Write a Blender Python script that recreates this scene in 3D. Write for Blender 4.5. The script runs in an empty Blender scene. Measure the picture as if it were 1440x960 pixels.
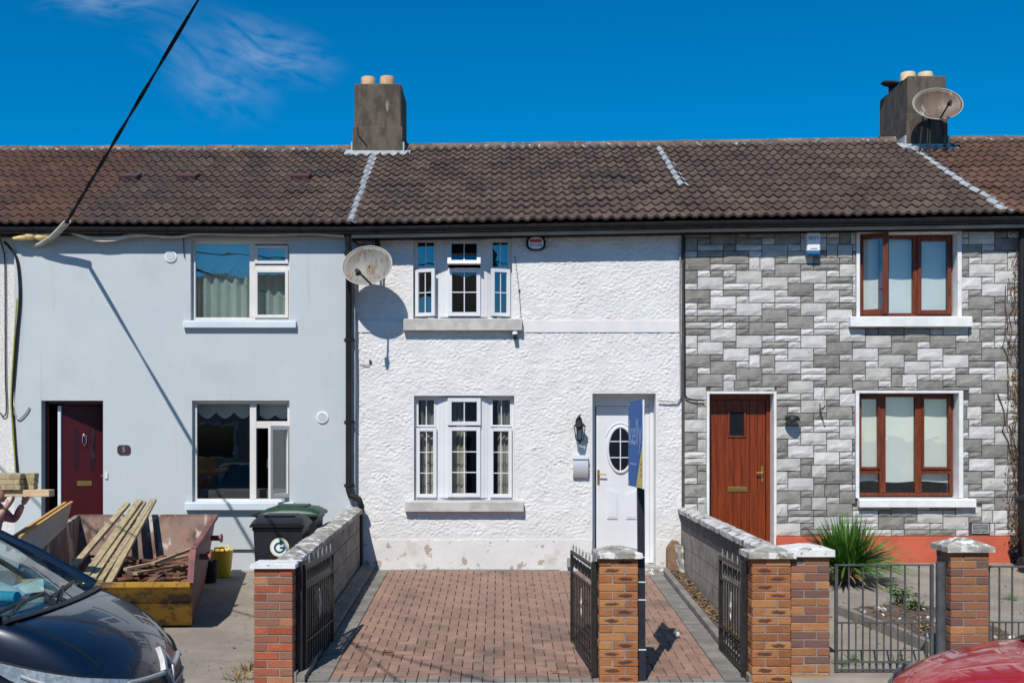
import bpy, bmesh, math, random
from mathutils import Vector, Matrix, Euler, noise
R = math.radians
rnd = random.Random(11)
sc = bpy.context.scene
COL = sc.collection
V = Vector

# ------------------------------------------------------------ camera, sky, sun
FOC, DIST, CX, HY, EYE = 1600.0, 16.0, 702.0, 610.0, 1.90   # photo px focal length, camera distance, vanishing point, eye height
cam = bpy.data.cameras.new('camera'); camo = bpy.data.objects.new('camera', cam); COL.objects.link(camo)
camo.location = (0, -DIST, EYE); camo.rotation_euler = (R(90), 0, 0)
cam.sensor_width = 36; cam.lens = FOC/1440*36
cam.shift_x = (720-CX)/1440; cam.shift_y = (HY-480)/1440
cam.clip_start = .1; cam.clip_end = 2000
sc.camera = camo
SUN = V((.297, 1, -1.17)).normalized()
sl = bpy.data.lights.new('sun', 'SUN'); slo = bpy.data.objects.new('sun', sl); COL.objects.link(slo)
sl.energy = 4.6; sl.angle = R(.53); sl.color = (1, .955, .88)
slo.location = (-6, -20, 24); slo.rotation_euler = SUN.to_track_quat('-Z', 'Y').to_euler()
w = bpy.data.worlds.new('World'); sc.world = w; w.use_nodes = True
nt = w.node_tree; N = nt.nodes; Lk = nt.links
bg = N['Background']; bg.inputs['Strength'].default_value = .105
sky = N.new('ShaderNodeTexSky'); sky.sky_type = 'NISHITA'; sky.sun_disc = False
sky.sun_elevation = math.asin(-SUN.z); sky.sun_rotation = math.atan2(-SUN.x, -SUN.y)
sky.altitude = 1200; sky.air_density = .9; sky.dust_density = .1; sky.ozone_density = 4.0
hs = N.new('ShaderNodeHueSaturation'); hs.inputs['Saturation'].default_value = 1.5; hs.inputs['Value'].default_value = 1.14
hs.inputs['Hue'].default_value = .494
Lk.new(sky.outputs[0], hs.inputs['Color'])
tc = N.new('ShaderNodeTexCoord')
def sky_wisp(d, rx, rz, tilt, amt, prev):
    """a streak of cirrus around direction d"""
    sub = N.new('ShaderNodeVectorMath'); sub.operation = 'SUBTRACT'; sub.inputs[1].default_value = V(d).normalized()
    Lk.new(tc.outputs['Generated'], sub.inputs[0])
    wn = N.new('ShaderNodeTexNoise'); wn.inputs['Scale'].default_value = 5; wn.inputs['Detail'].default_value = 3
    Lk.new(tc.outputs['Generated'], wn.inputs['Vector'])
    ws = N.new('ShaderNodeVectorMath'); ws.operation = 'MULTIPLY_ADD'
    ws.inputs[1].default_value = (.09, .09, .09); Lk.new(wn.outputs['Color'], ws.inputs[0]); Lk.new(sub.outputs[0], ws.inputs[2])
    mp = N.new('ShaderNodeMapping'); mp.vector_type = 'TEXTURE'; mp.inputs['Rotation'].default_value = (0, tilt, 0); mp.inputs['Scale'].default_value = (rx, 1, rz)
    mp.inputs['Location'].default_value = (.045, .045, .045)
    Lk.new(ws.outputs[0], mp.inputs['Vector'])
    ln = N.new('ShaderNodeVectorMath'); ln.operation = 'LENGTH'; Lk.new(mp.outputs[0], ln.inputs[0])
    rp = N.new('ShaderNodeMapRange'); rp.interpolation_type = 'SMOOTHSTEP'
    rp.inputs['From Min'].default_value = 1; rp.inputs['From Max'].default_value = .1; Lk.new(ln.outputs['Value'], rp.inputs['Value'])
    fn = N.new('ShaderNodeTexNoise'); fn.inputs['Scale'].default_value = 2.2; fn.inputs['Detail'].default_value = 4; fn.inputs['Roughness'].default_value = .5; fn.inputs['Distortion'].default_value = .25
    mp2 = N.new('ShaderNodeMapping'); mp2.inputs['Scale'].default_value = (1, 1, 1.6); Lk.new(mp.outputs[0], mp2.inputs['Vector']); Lk.new(mp2.outputs[0], fn.inputs['Vector'])
    fr = N.new('ShaderNodeMapRange'); fr.inputs['From Min'].default_value = .36; fr.inputs['From Max'].default_value = .72; Lk.new(fn.outputs[0], fr.inputs['Value'])
    mu = N.new('ShaderNodeMath'); mu.operation = 'MULTIPLY'; Lk.new(rp.outputs[0], mu.inputs[0]); Lk.new(fr.outputs[0], mu.inputs[1])
    m2 = N.new('ShaderNodeMath'); m2.operation = 'MULTIPLY'; m2.inputs[1].default_value = amt; Lk.new(mu.outputs[0], m2.inputs[0])
    mx = N.new('ShaderNodeMix'); mx.data_type = 'RGBA'; Lk.new(m2.outputs[0], mx.inputs['Factor'])
    Lk.new(prev, mx.inputs['A']); mx.inputs['B'].default_value = (5.2, 6.4, 8.0, 1)
    return mx.outputs['Result']
c = hs.outputs[0]
c = sky_wisp((-322/1600, 1, 545/1600), .078, .032, R(14), .30, c)
c = sky_wisp((-400/1600, 1, 500/1600), .075, .045, R(20), .22, c)
c = sky_wisp((-560/1600, 1, 600/1600), .07, .025, R(-5), .3, c)
Lk.new(c, bg.inputs['Color'])
sc.render.engine = 'CYCLES'
sc.view_settings.view_transform = 'Standard'; sc.view_settings.look = 'None'
sc.view_settings.exposure = 0; sc.view_settings.gamma = 1; sc.view_settings.use_curve_mapping = False
sc.render.resolution_x = 1024; sc.render.resolution_y = 682

# ------------------------------------------------------------ helpers
def S(Y): return FOC/(Y+DIST)
def PX(px, Y=0): return (px-CX)/S(Y)
def PZ(py, Y=0): return EYE+(HY-py)/S(Y)
def P(px, py, Y=0): return V((PX(px, Y), Y, PZ(py, Y)))
SLOPE = .059
def gz(Y): return SLOPE*max(-5.75, min(0, Y))       # front gardens fall towards the street

def mk(name, c1, c2=None, s=5, rough=.8, bump=0, bs=40, var=0, metal=0, coat=0, layers=(), stretch=(1, 1, 1), spec=.5, lo=.38, hi=.62, bdist=.01, streak=None):
    m = bpy.data.materials.new(name); m.use_nodes = True
    t = m.node_tree; n = t.nodes; L = t.links; b = n['Principled BSDF']
    b.inputs['Roughness'].default_value = rough; b.inputs['Metallic'].default_value = metal
    b.inputs['Coat Weight'].default_value = coat; b.inputs['Coat Roughness'].default_value = .03
    b.inputs['Specular IOR Level'].default_value = spec
    g = n.new('ShaderNodeNewGeometry'); mp = n.new('ShaderNodeMapping'); mp.inputs['Scale'].default_value = stretch
    L.new(g.outputs['Position'], mp.inputs['Vector'])
    def nz(scale, detail=6, ro=.6):
        x = n.new('ShaderNodeTexNoise'); x.inputs['Scale'].default_value = scale; x.inputs['Detail'].default_value = detail; x.inputs['Roughness'].default_value = ro
        L.new(mp.outputs[0], x.inputs['Vector']); return x.outputs[0]
    def rng(o, a, bb):
        r = n.new('ShaderNodeMapRange'); r.interpolation_type = 'SMOOTHSTEP'; r.inputs['From Min'].default_value = a; r.inputs['From Max'].default_value = bb
        L.new(o, r.inputs['Value']); return r.outputs[0]
    def mix(f, a, bcol):
        x = n.new('ShaderNodeMix'); x.data_type = 'RGBA'; L.new(f, x.inputs['Factor'])
        if isinstance(a, tuple): x.inputs['A'].default_value = (*a, 1)
        else: L.new(a, x.inputs['A'])
        x.inputs['B'].default_value = (*bcol, 1); return x.outputs['Result']
    col = c1
    if c2: col = mix(rng(nz(s), lo, hi), c1, c2)
    for (lc, lsc, a, bb, *zr) in layers:
        f = rng(nz(lsc), a, bb)
        if zr:                                     # height band of the stain: fades between z0 and z1
            sx = n.new('ShaderNodeSeparateXYZ'); L.new(g.outputs['Position'], sx.inputs[0])
            q = n.new('ShaderNodeMath'); q.operation = 'MULTIPLY'; L.new(f, q.inputs[0]); L.new(rng(sx.outputs['Z'], zr[0], zr[1]), q.inputs[1]); f = q.outputs[0]
        col = mix(f, col, lc)
    if streak:                                     # rain streaks, long in z
        m3 = n.new('ShaderNodeMapping'); m3.inputs['Scale'].default_value = (1, 1, .07); L.new(g.outputs['Position'], m3.inputs['Vector'])
        x3 = n.new('ShaderNodeTexNoise'); x3.inputs['Scale'].default_value = streak[1]; x3.inputs['Detail'].default_value = 5; L.new(m3.outputs[0], x3.inputs['Vector'])
        col = mix(rng(x3.outputs[0], streak[2], streak[3]), col, streak[0])
    if var:
        oi = n.new('ShaderNodeObjectInfo'); r = n.new('ShaderNodeMapRange'); r.inputs['To Min'].default_value = 1-var; r.inputs['To Max'].default_value = 1+var
        L.new(oi.outputs['Random'], r.inputs['Value'])
        h = n.new('ShaderNodeHueSaturation'); L.new(r.outputs[0], h.inputs['Value'])
        if isinstance(col, tuple): h.inputs['Color'].default_value = (*col, 1)
        else: L.new(col, h.inputs['Color'])
        col = h.outputs[0]
    if isinstance(col, tuple): b.inputs['Base Color'].default_value = (*col, 1)
    else: L.new(col, b.inputs['Base Color'])
    if bump:
        bp = n.new('ShaderNodeBump'); bp.inputs['Strength'].default_value = bump; bp.inputs['Distance'].default_value = bdist
        L.new(nz(bs, 4, .65), bp.inputs['Height']); L.new(bp.outputs[0], b.inputs['Normal'])
    return m

def glass_mat(name, tint, refl, power=3.0):
    m = bpy.data.materials.new(name); m.use_nodes = True; t = m.node_tree; n = t.nodes; L = t.links
    n.remove(n['Principled BSDF']); o = n['Material Output']
    lw = n.new('ShaderNodeLayerWeight'); pw = n.new('ShaderNodeMath'); pw.operation = 'POWER'; pw.inputs[1].default_value = power; L.new(lw.outputs['Facing'], pw.inputs[0])
    ma = n.new('ShaderNodeMath'); ma.operation = 'MULTIPLY_ADD'; ma.inputs[1].default_value = .8; ma.inputs[2].default_value = refl; L.new(pw.outputs[0], ma.inputs[0])
    tr = n.new('ShaderNodeBsdfTransparent'); tr.inputs[0].default_value = (*tint, 1)
    gl = n.new('ShaderNodeBsdfGlossy'); gl.inputs['Roughness'].default_value = .01
    g = n.new('ShaderNodeNewGeometry'); nz = n.new('ShaderNodeTexNoise'); nz.inputs['Scale'].default_value = 2.5; L.new(g.outputs['Position'], nz.inputs['Vector'])
    bp = n.new('ShaderNodeBump'); bp.inputs['Strength'].default_value = .06; bp.inputs['Distance'].default_value = .02; L.new(nz.outputs[0], bp.inputs['Height']); L.new(bp.outputs[0], gl.inputs['Normal'])
    mx = n.new('ShaderNodeMixShader'); L.new(ma.outputs[0], mx.inputs[0]); L.new(tr.outputs[0], mx.inputs[1]); L.new(gl.outputs[0], mx.inputs[2]); L.new(mx.outputs[0], o.inputs['Surface'])
    return m

W = {}
class MB:
    def __init__(s): s.v = []; s.f = []; s.mi = []; s.M = None; s.k = 0
    def add(s, vs, fs):
        o = len(s.v)
        for p in vs:
            p = V(p); s.v.append(s.M @ p if s.M else p)
        for f in fs: s.f.append([i+o for i in f]); s.mi.append(s.k)
        return s
    def box(s, x0, x1, y0, y1, z0, z1, b=0):
        if x0 > x1: x0, x1 = x1, x0
        if y0 > y1: y0, y1 = y1, y0
        if z0 > z1: z0, z1 = z1, z0
        if b <= 0:
            return s.add([(x, y, z) for z in (z0, z1) for y in (y0, y1) for x in (x0, x1)],
                         [(0, 2, 3, 1), (4, 5, 7, 6), (0, 1, 5, 4), (2, 6, 7, 3), (0, 4, 6, 2), (1, 3, 7, 5)])
        c = V(((x0+x1)/2, (y0+y1)/2, (z0+z1)/2)); h = V(((x1-x0)/2, (y1-y0)/2, (z1-z0)/2))
        vs = []; ix = {}
        for sx in (-1, 1):
            for sy in (-1, 1):
                for sz in (-1, 1):
                    for a in range(3):
                        q = [h.x-b, h.y-b, h.z-b]; q[a] = h[a]
                        ix[(sx, sy, sz, a)] = len(vs); vs.append((c.x+sx*q[0], c.y+sy*q[1], c.z+sz*q[2]))
        fs = []
        for a in range(3):
            o1, o2 = [i for i in range(3) if i != a]
            for sg in (-1, 1):
                f = []
                for (p, q) in ((-1, -1), (1, -1), (1, 1), (-1, 1)):
                    k = [0, 0, 0]; k[a] = sg; k[o1] = p; k[o2] = q; f.append(ix[(*k, a)])
                fs.append(f)
        for a in range(3):
            o1, o2 = [i for i in range(3) if i != a]
            for p in (-1, 1):
                for q in (-1, 1):
                    k = [0, 0, 0]; k[o1] = p; k[o2] = q
                    k[a] = -1; A = tuple(k); k[a] = 1; B = tuple(k)
                    fs.append((ix[(*A, o1)], ix[(*B, o1)], ix[(*B, o2)], ix[(*A, o2)]))
        for sx in (-1, 1):
            for sy in (-1, 1):
                for sz in (-1, 1): fs.append(tuple(ix[(sx, sy, sz, a)] for a in range(3)))
        return s.add(vs, fs)
    def prism(s, poly, a, b, axis='y'):
        """poly extruded: axis y -> poly (x,z); axis z -> poly (x,y); axis x -> poly (y,z)"""
        n = len(poly)
        def pt(p, t): return {'y': (p[0], t, p[1]), 'z': (p[0], p[1], t), 'x': (t, p[0], p[1])}[axis]
        return s.add([pt(p, a) for p in poly]+[pt(p, b) for p in poly],
                     [tuple(range(n)), tuple(range(2*n-1, n-1, -1))]+[(i, (i+1) % n, n+(i+1) % n, n+i) for i in range(n)])
    def slab(s, q, t):
        """quad (4 points) given thickness t along its normal"""
        q = [V(p) for p in q]; nn = (q[1]-q[0]).cross(q[3]-q[0]).normalized()*t
        return s.add(q+[p+nn for p in q], [(0, 1, 2, 3), (7, 6, 5, 4)]+[(i, (i+1) % 4, 4+(i+1) % 4, 4+i) for i in range(4)])
    def tube(s, path, r, n=8, caps=True, flat=None):
        path = [V(p) for p in path]; m = len(path); rs = r if isinstance(r, (list, tuple)) else [r]*m
        up = V((0, 0, 1)); vs = []; fs = []; prev = None
        for i, p in enumerate(path):
            d = (path[min(i+1, m-1)]-path[max(i-1, 0)]).normalized()
            if prev is None:
                u = d.cross(up if abs(d.z) < .9 else V((1, 0, 0))).normalized()
            else: u = (prev-d*prev.dot(d)).normalized()
            prev = u; v = d.cross(u)
            for k in range(n):
                a = 2*math.pi*k/n; vs.append(p+u*math.cos(a)*rs[i]+v*math.sin(a)*rs[i]*(flat or 1))
        for i in range(m-1):
            for k in range(n): fs.append((i*n+k, i*n+(k+1) % n, (i+1)*n+(k+1) % n, (i+1)*n+k))
        if caps: fs += [tuple(range(n-1, -1, -1)), tuple(range((m-1)*n, m*n))]
        return s.add(vs, fs)
    def bar(s, p, q, w, h=None):
        """rectangular bar from p to q, w wide, h high"""
        h = h or w; p, q = V(p), V(q); d = (q-p).normalized()
        u = d.cross(V((0, 0, 1)) if abs(d.z) < .95 else V((0, 1, 0))).normalized(); v = u.cross(d)
        vs = [c+u*a*w/2+v*b*h/2 for c in (p, q) for a, b in ((-1, -1), (1, -1), (1, 1), (-1, 1))]
        return s.add(vs, [(0, 3, 2, 1), (4, 5, 6, 7)]+[(i, (i+1) % 4, 4+(i+1) % 4, 4+i) for i in range(4)])
    def lathe(s, prof, c=(0, 0, 0), n=20, rot=None, closed=True):
        c = V(c); vs = []; fs = []; m = len(prof)
        for (r, z) in prof:
            for k in range(n):
                a = 2*math.pi*k/n; p = V((r*math.cos(a), r*math.sin(a), z))
                if rot: p = rot @ p
                vs.append(c+p)
        for i in range(m-1):
            for k in range(n): fs.append((i*n+k, i*n+(k+1) % n, (i+1)*n+(k+1) % n, (i+1)*n+k))
        if closed: fs += [tuple(range(n-1, -1, -1)), tuple(range((m-1)*n, m*n))]
        return s.add(vs, fs)
    def frame(s, x0, x1, z0, z1, y0, y1, w, wb=None):
        wb = wb or w
        s.box(x0, x0+w, y0, y1, z0, z1, .004); s.box(x1-w, x1, y0, y1, z0, z1, .004)
        s.box(x0+w, x1-w, y0+.001, y1, z1-w, z1, .004); s.box(x0+w, x1-w, y0+.001, y1, z0, z0+wb, .004); return s
    def mesh(s, name, mats, smooth=False, fix=True):
        me = bpy.data.meshes.new(name); me.from_pydata([tuple(p) for p in s.v], [], s.f)
        for m in (mats if isinstance(mats, (list, tuple)) else [mats]): me.materials.append(m)
        if any(s.mi): me.polygons.foreach_set('material_index', s.mi)
        if fix:
            bm = bmesh.new(); bm.from_mesh(me); bmesh.ops.recalc_face_normals(bm, faces=bm.faces); bm.to_mesh(me); bm.free()
        if smooth:
            me.polygons.foreach_set('use_smooth', [True]*len(me.polygons))
            if smooth != 'all':
                try: me.set_sharp_from_angle(angle=R(40))
                except Exception: pass
        return me
    def build(s, name, mats, parent=None, local=False, smooth=False, fix=True):
        if not local:
            lo = V((min(p[i] for p in s.v) for i in range(3))); hi = V((max(p[i] for p in s.v) for i in range(3)))
            c = (lo+hi)/2
            if not parent: c.z = lo.z
            s.v = [p-c for p in s.v]
        me = s.mesh(name, mats, smooth, fix); o = bpy.data.objects.new(name, me); COL.objects.link(o)
        if not local:
            W[o.name] = c; o.location = c-(W[parent.name] if parent else V((0, 0, 0)))
        if parent: o.parent = parent
        return o
def tag(o, label, cat, group=None, kind=None):
    if label: o['label'] = label
    if cat: o['category'] = cat
    if group: o['group'] = group
    if kind: o['kind'] = kind
    return o
def thing(name, label, cat, loc=(0, 0, 0), rz=0, group=None):
    o = bpy.data.objects.new(name, None); COL.objects.link(o); o.location = loc; o.rotation_euler = (0, 0, rz); o.empty_display_size = .2
    W[o.name] = V(loc); return tag(o, label, cat, group)
def inst(name, me, parent, loc, rot=None, mat=None):
    """a piece sharing mesh data, placed in world coordinates under a parent"""
    o = bpy.data.objects.new(name, me); COL.objects.link(o); o.parent = parent
    o.location = V(loc)-W[parent.name]
    if rot is not None: o.rotation_euler = rot.to_euler() if isinstance(rot, Matrix) else rot
    if mat: o.material_slots[0].link = 'OBJECT'; o.material_slots[0].material = mat
    return o
def text_part(txt, size, mat, parent, M, name='lettering', local=False, ext=.0015, sx=1):
    cu = bpy.data.curves.new('txt', 'FONT'); cu.body = txt; cu.size = size; cu.align_x = 'CENTER'; cu.align_y = 'CENTER'; cu.extrude = ext
    t = bpy.data.objects.new('txt', cu); COL.objects.link(t); dg = bpy.context.evaluated_depsgraph_get()
    me = bpy.data.meshes.new_from_object(t.evaluated_get(dg)); bpy.data.objects.remove(t); me.name = name
    me.transform(M @ Matrix.Diagonal((sx, 1, 1, 1))); me.materials.clear(); me.materials.append(mat)
    o = bpy.data.objects.new(name, me); COL.objects.link(o); o.parent = parent
    if not local:
        c = sum((v.co for v in me.vertices), V())/max(1, len(me.vertices)); me.transform(Matrix.Translation(-c)); o.location = c-W[parent.name]; W[o.name] = c
    return o
FACE = lambda p: Matrix.Translation(p) @ Matrix.Rotation(R(90), 4, 'X')      # text facing the street

# ------------------------------------------------------------ materials
m = {}
m['render'] = mk('grey_blue_render', (.472, .512, .532), (.502, .535, .55), 1.2, .85, .2, 45, layers=[((.43, .46, .478), .9, .55, .8), ((.44, .465, .478), 14, .6, .75), ((.36, .365, .36), 4, .60, .85, .75, .30)], streak=((.42, .44, .45), 7, .60, .78))
m['rough'] = mk('white_roughcast', (.655, .65, .64), (.72, .715, .705), 3, .9, .7, 75, bdist=.006,
                layers=[((.54, .52, .48), 1.3, .58, .85), ((.50, .42, .34), 7, .60, .72, .75, .25), ((.42, .33, .26), 3.2, .62, .66, .50, .38)])
m['smoothwhite'] = mk('white_painted_band', (.66, .655, .65), (.72, .715, .70), 3, .8, .25, 30, layers=[((.6, .58, .54), 5, .6, .8)])
m['plinthwhite'] = mk('peeling_white_plinth', (.64, .635, .625), (.70, .69, .675), 3, .85, .4, 22,
                layers=[((.42, .34, .28), 5.5, .59, .63), ((.55, .50, .45), 2.2, .55, .75), ((.35, .30, .26), 9, .58, .66, .14, .0)])
m['pebble'] = mk('white_pebbledash', (.55, .53, .50), (.80, .79, .77), 60, .9, .9, 90)
m['tile'] = mk('brown_roof_tile', (.110, .073, .054), (.074, .051, .040), 2.2, .88, .5, 70, var=.24, layers=[((.34, .31, .26), 19, .665, .72), ((.040, .031, .026), 1.1, .60, .80), ((.12, .10, .06), 5, .66, .76)])
m['tile_red'] = mk('red_brown_roof_tile', (.135, .066, .041), (.09, .049, .035), 2.2, .85, .35, 70, var=.18, layers=[((.3, .22, .17), 26, .71, .78)])
m['ridge'] = mk('ridge_tile', (.21, .135, .095), (.11, .085, .072), 2.5, .85, .4, 50, var=.2, layers=[((.5, .47, .42), 12, .60, .70)])
m['ridgemortar'] = mk('lichened_mortar', (.16, .135, .115), (.10, .085, .075), 6, .95, .8, 40, layers=[((.46, .43, .38), 11, .56, .64)])
m['silver'] = mk('silver_flashing', (.34, .36, .38), (.46, .475, .49), 9, .55, .4, 40, layers=[((.16, .15, .14), 14, .6, .7)])
m['chimney'] = mk('stained_chimney_render', (.125, .098, .072), (.062, .050, .039), 4, .94, .8, 35, stretch=(1.8, 1.8, .6), layers=[((.045, .04, .036), 2.2, .58, .72), ((.25, .21, .14), 4, .6, .75), ((.33, .29, .24), 9, .68, .75)])
m['pot'] = mk('clay_pot', (.62, .40, .22), (.50, .30, .16), 6, .8, .2, 30)
m['potcream'] = mk('cream_pot', (.72, .55, .33), (.62, .46, .27), 6, .8, .2, 30)
m['black'] = mk('black_plastic', (.010, .010, .011), (.016, .016, .017), 8, .55, spec=.3)
m['iron'] = mk('black_iron', (.012, .012, .012), (.022, .02, .018), 20, .5, .2, 80, layers=[((.13, .06, .035), 18, .70, .78)])
m['fascia'] = mk('grey_fascia', (.40, .37, .33), (.26, .235, .21), 4, .7, .2, 30, stretch=(.3, 1, 1))
m['darkwood'] = mk('dark_fascia', (.010, .009, .009), (.016, .014, .013), 5, .8, spec=.2)
m['upvc'] = mk('white_window_frame', (.70, .71, .73), (.66, .67, .69), 2, .35)
m['upvccream'] = mk('cream_window_frame', (.72, .69, .65), (.67, .64, .60), 2, .4)
m['sillgrey'] = mk('weathered_sill', (.54, .52, .49), (.43, .41, .38), 6, .85, .3, 40, layers=[((.3, .27, .24), 8, .62, .75)])
m['sillblue'] = mk('painted_sill', (.62, .67, .71), (.55, .61, .66), 3, .7)
m['sillwhite'] = mk('white_sill', (.80, .80, .79), (.7, .7, .69), 5, .8, .2, 40, layers=[((.35, .3, .27), 10, .66, .74)])
m['glass'] = glass_mat('window_glass', (.95, .97, .96), .09)
m['glassdark'] = glass_mat('window_glass_reflective', (.88, .92, .92), .17)
m['carglass'] = glass_mat('windscreen_glass', (.74, .90, .87), .06, 3.0)
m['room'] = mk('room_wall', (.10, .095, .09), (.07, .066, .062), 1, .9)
m['curtain'] = mk('pale_green_curtain', (.60, .66, .60), (.50, .57, .51), 3, .95)
m['valance'] = mk('cream_blind', (.62, .60, .53), (.55, .53, .47), 3, .95)
m['drape'] = mk('beige_drape', (.50, .46, .40), (.38, .35, .30), 4, .95)
m['blind'] = mk('white_blind', (.80, .82, .80), (.72, .75, .73), 1.5, .9)
m['reddoor'] = mk('dark_red_door', (.062, .004, .008), (.05, .0035, .006), 5, .4)
m['brown'] = mk('stained_brown_wood', (.19, .038, .009), (.10, .019, .006), 5, .45, .25, 50, stretch=(9, 9, .7))
m['doorwood'] = mk('red_brown_door_wood', (.225, .040, .007), (.135, .022, .005), 4, .36, .25, 40, stretch=(12, 12, .6))
m['brass'] = mk('brass', (.62, .42, .14), None, rough=.35, metal=.9)
m['chrome'] = mk('chrome', (.55, .56, .58), None, rough=.22, metal=1)
m['stonegap'] = mk('cladding_mortar', (.085, .08, .075), (.055, .052, .05), 6, .95, .5, 60)
m['stone_white'] = mk('pale_cladding_stone', (.585, .575, .555), (.51, .50, .485), 6, .9, .7, 34, var=.13, layers=[((.34, .32, .30), 11, .62, .72), ((.24, .13, .085), 5, .70, .74)])
m['stone_pale'] = mk('light_grey_cladding_stone', (.50, .485, .455), (.42, .41, .385), 6, .9, .55, 34, var=.12, layers=[((.28, .26, .24), 11, .62, .72)])
m['stone_grey'] = mk('grey_cladding_stone', (.275, .262, .24), (.22, .21, .19), 6, .9, .6, 34, var=.14, layers=[((.15, .14, .13), 11, .60, .72), ((.2, .11, .07), 5, .70, .74)])
m['orange'] = mk('orange_plinth_paint', (.56, .115, .06), (.47, .095, .05), 3, .75, .3, 30, layers=[((.3, .16, .12), 8, .66, .76)])
m['block'] = mk('concrete_block', (.30, .265, .225), (.215, .19, .165), 5, .93, .6, 60, var=.1, layers=[((.11, .10, .095), 2.5, .56, .75)])
m['mortar'] = mk('mortar', (.30, .27, .24), (.22, .20, .18), 9, .95, .5, 60)
m['coping'] = mk('weathered_coping', (.40, .375, .33), (.24, .225, .20), 8, .93, .7, 45, layers=[((.75, .74, .71), 7, .53, .60), ((.10, .09, .08), 16, .62, .70)])
m['copingwhite'] = mk('flaking_white_coping', (.78, .78, .77), (.62, .61, .59), 6, .9, .6, 45, layers=[((.13, .12, .11), 13, .62, .66)])
m['copingpatchy'] = mk('patchy_white_coping', (.66, .65, .63), (.42, .40, .37), 7, .9, .7, 45, layers=[((.17, .155, .14), 9, .53, .60), ((.08, .075, .07), 19, .60, .66)])
m['concrete'] = mk('concrete_slab', (.30, .262, .215), (.235, .205, .17), 1.6, .92, .5, 45, layers=[((.15, .13, .11), 3.5, .58, .78), ((.36, .32, .27), 9, .64, .76), ((.16, .14, .12), 38, .62, .72)])
m['kerb'] = mk('concrete_edging', (.24, .225, .20), (.16, .15, .135), 5, .93, .5, 50)
m['road'] = mk('asphalt', (.055, .055, .057), (.04, .04, .042), 3, .9, .5, 120)
m['pavement'] = mk('concrete_footpath', (.29, .275, .25), (.22, .21, .19), 2, .92, .4, 70)
m['ground'] = mk('ground', (.16, .15, .125), (.11, .105, .085), .6, .95, .4, 20)
m['paver'] = mk('red_paver', (.300, .180, .133), (.236, .146, .111), 3.0, .9, .55, 80, var=.20, layers=[((.13, .095, .078), 1.1, .50, .74), ((.15, .115, .095), 5, .58, .72), ((.38, .27, .20), 9, .66, .78), ((.07, .06, .05), 2.6, .70, .76)])
m['pavergrey'] = mk('grey_paver', (.215, .20, .18), (.15, .142, .13), 4, .92, .45, 80, var=.12)
m['sand'] = mk('dark_joint_sand', (.13, .105, .085), (.085, .072, .06), 20, .95)
m['soil'] = mk('dry_soil', (.15, .105, .075), (.085, .062, .046), 7, .95, .9, 30, bdist=.03)
m['whitepaint'] = mk('white_threshold_paint', (.74, .74, .72), (.6, .59, .57), 6, .85, .2, 40)
m['timber'] = mk('weathered_timber', (.42, .34, .20), (.30, .235, .135), 6, .85, .3, 60, var=.12, stretch=(4, 1, 4))
m['newtimber'] = mk('new_pine', (.66, .47, .28), (.58, .40, .22), 5, .7, .15, 50, stretch=(.6, 6, 6))
m['chip'] = mk('chipboard_face', (.55, .44, .36), (.47, .37, .30), 30, .85, .2, 80)
m['chipedge'] = mk('board_edge', (.58, .33, .10), (.46, .27, .09), 20, .85)
m['rot'] = mk('broken_brown_boards', (.20, .085, .05), (.10, .05, .034), 8, .9, .4, 40, var=.3)
m['skipin'] = mk('rusty_skip_inside', (.25, .165, .13), (.14, .088, .068), 2.8, .85, .5, 30, stretch=(1, 1, .45), layers=[((.48, .42, .36), 2.6, .52, .58), ((.07, .045, .036), 5, .54, .66), ((.30, .13, .05), 11, .64, .72)])
m['skipyellow'] = mk('worn_yellow_skip_paint', (.44, .245, .018), (.33, .175, .014), 3, .65, .4, 30, layers=[((.075, .05, .028), 3.2, .48, .60), ((.20, .09, .035), 9, .56, .64), ((.6, .55, .45), 11, .70, .74)])
m['skipred'] = mk('faded_red_skip_paint', (.27, .085, .085), (.17, .06, .06), 3, .6, .3, 30, layers=[((.10, .06, .055), 5, .56, .66), ((.55, .32, .32), 7, .68, .74)])
m['yellowplastic'] = mk('yellow_plastic', (.72, .50, .03), (.66, .44, .02), 5, .4)
m['greenplastic'] = mk('dark_green_plastic', (.015, .055, .03), (.012, .045, .026), 5, .45, layers=[((.10, .10, .09), 6, .60, .8)])
m['binblack'] = mk('dark_grey_bin_plastic', (.012, .013, .017), (.017, .018, .022), 5, .5, spec=.35)
m['foam'] = mk('expanding_foam', (.72, .50, .16), (.80, .64, .32), 25, .8, .5, 60)
m['galv'] = mk('galvanised_metal', (.42, .42, .40), (.34, .34, .32), 8, .5, metal=.4)
m['cream_cable'] = mk('cream_cable', (.62, .60, .54), (.5, .48, .43), 9, .6)
m['dish'] = mk('rusty_dish', (.25, .245, .225), (.20, .19, .165), 4, .6, .2, 40, stretch=(1.6, 1, .55), layers=[((.17, .085, .035), 6, .52, .68), ((.14, .10, .035), 17, .56, .66)])
m['dish2'] = mk('tarnished_dish', (.155, .105, .072), (.11, .074, .052), 5, .55, .1, 30, stretch=(1.8, 1, .5), layers=[((.30, .31, .29), 3.5, .58, .68), ((.33, .16, .06), 7, .60, .7)])
m['navy'] = mk('navy_car_paint', (.0045, .011, .030), None, rough=.32, coat=.75, metal=.25, spec=.5)
m['redpaint'] = mk('red_car_paint', (.46, .004, .014), None, rough=.3, coat=1, metal=.1)
m['tyre'] = mk('tyre_rubber', (.015, .015, .015), (.022, .022, .022), 10, .85)
m['alloy'] = mk('alloy_rim', (.5, .5, .52), None, rough=.35, metal=.9)
m['lamp'] = mk('headlamp_lens', (.20, .25, .31), (.34, .40, .46), 25, .06, coat=1, spec=.8)
m['badge'] = mk('silver_badge', (.42, .43, .44), (.36, .37, .38), 60, .5, metal=.25)
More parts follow.
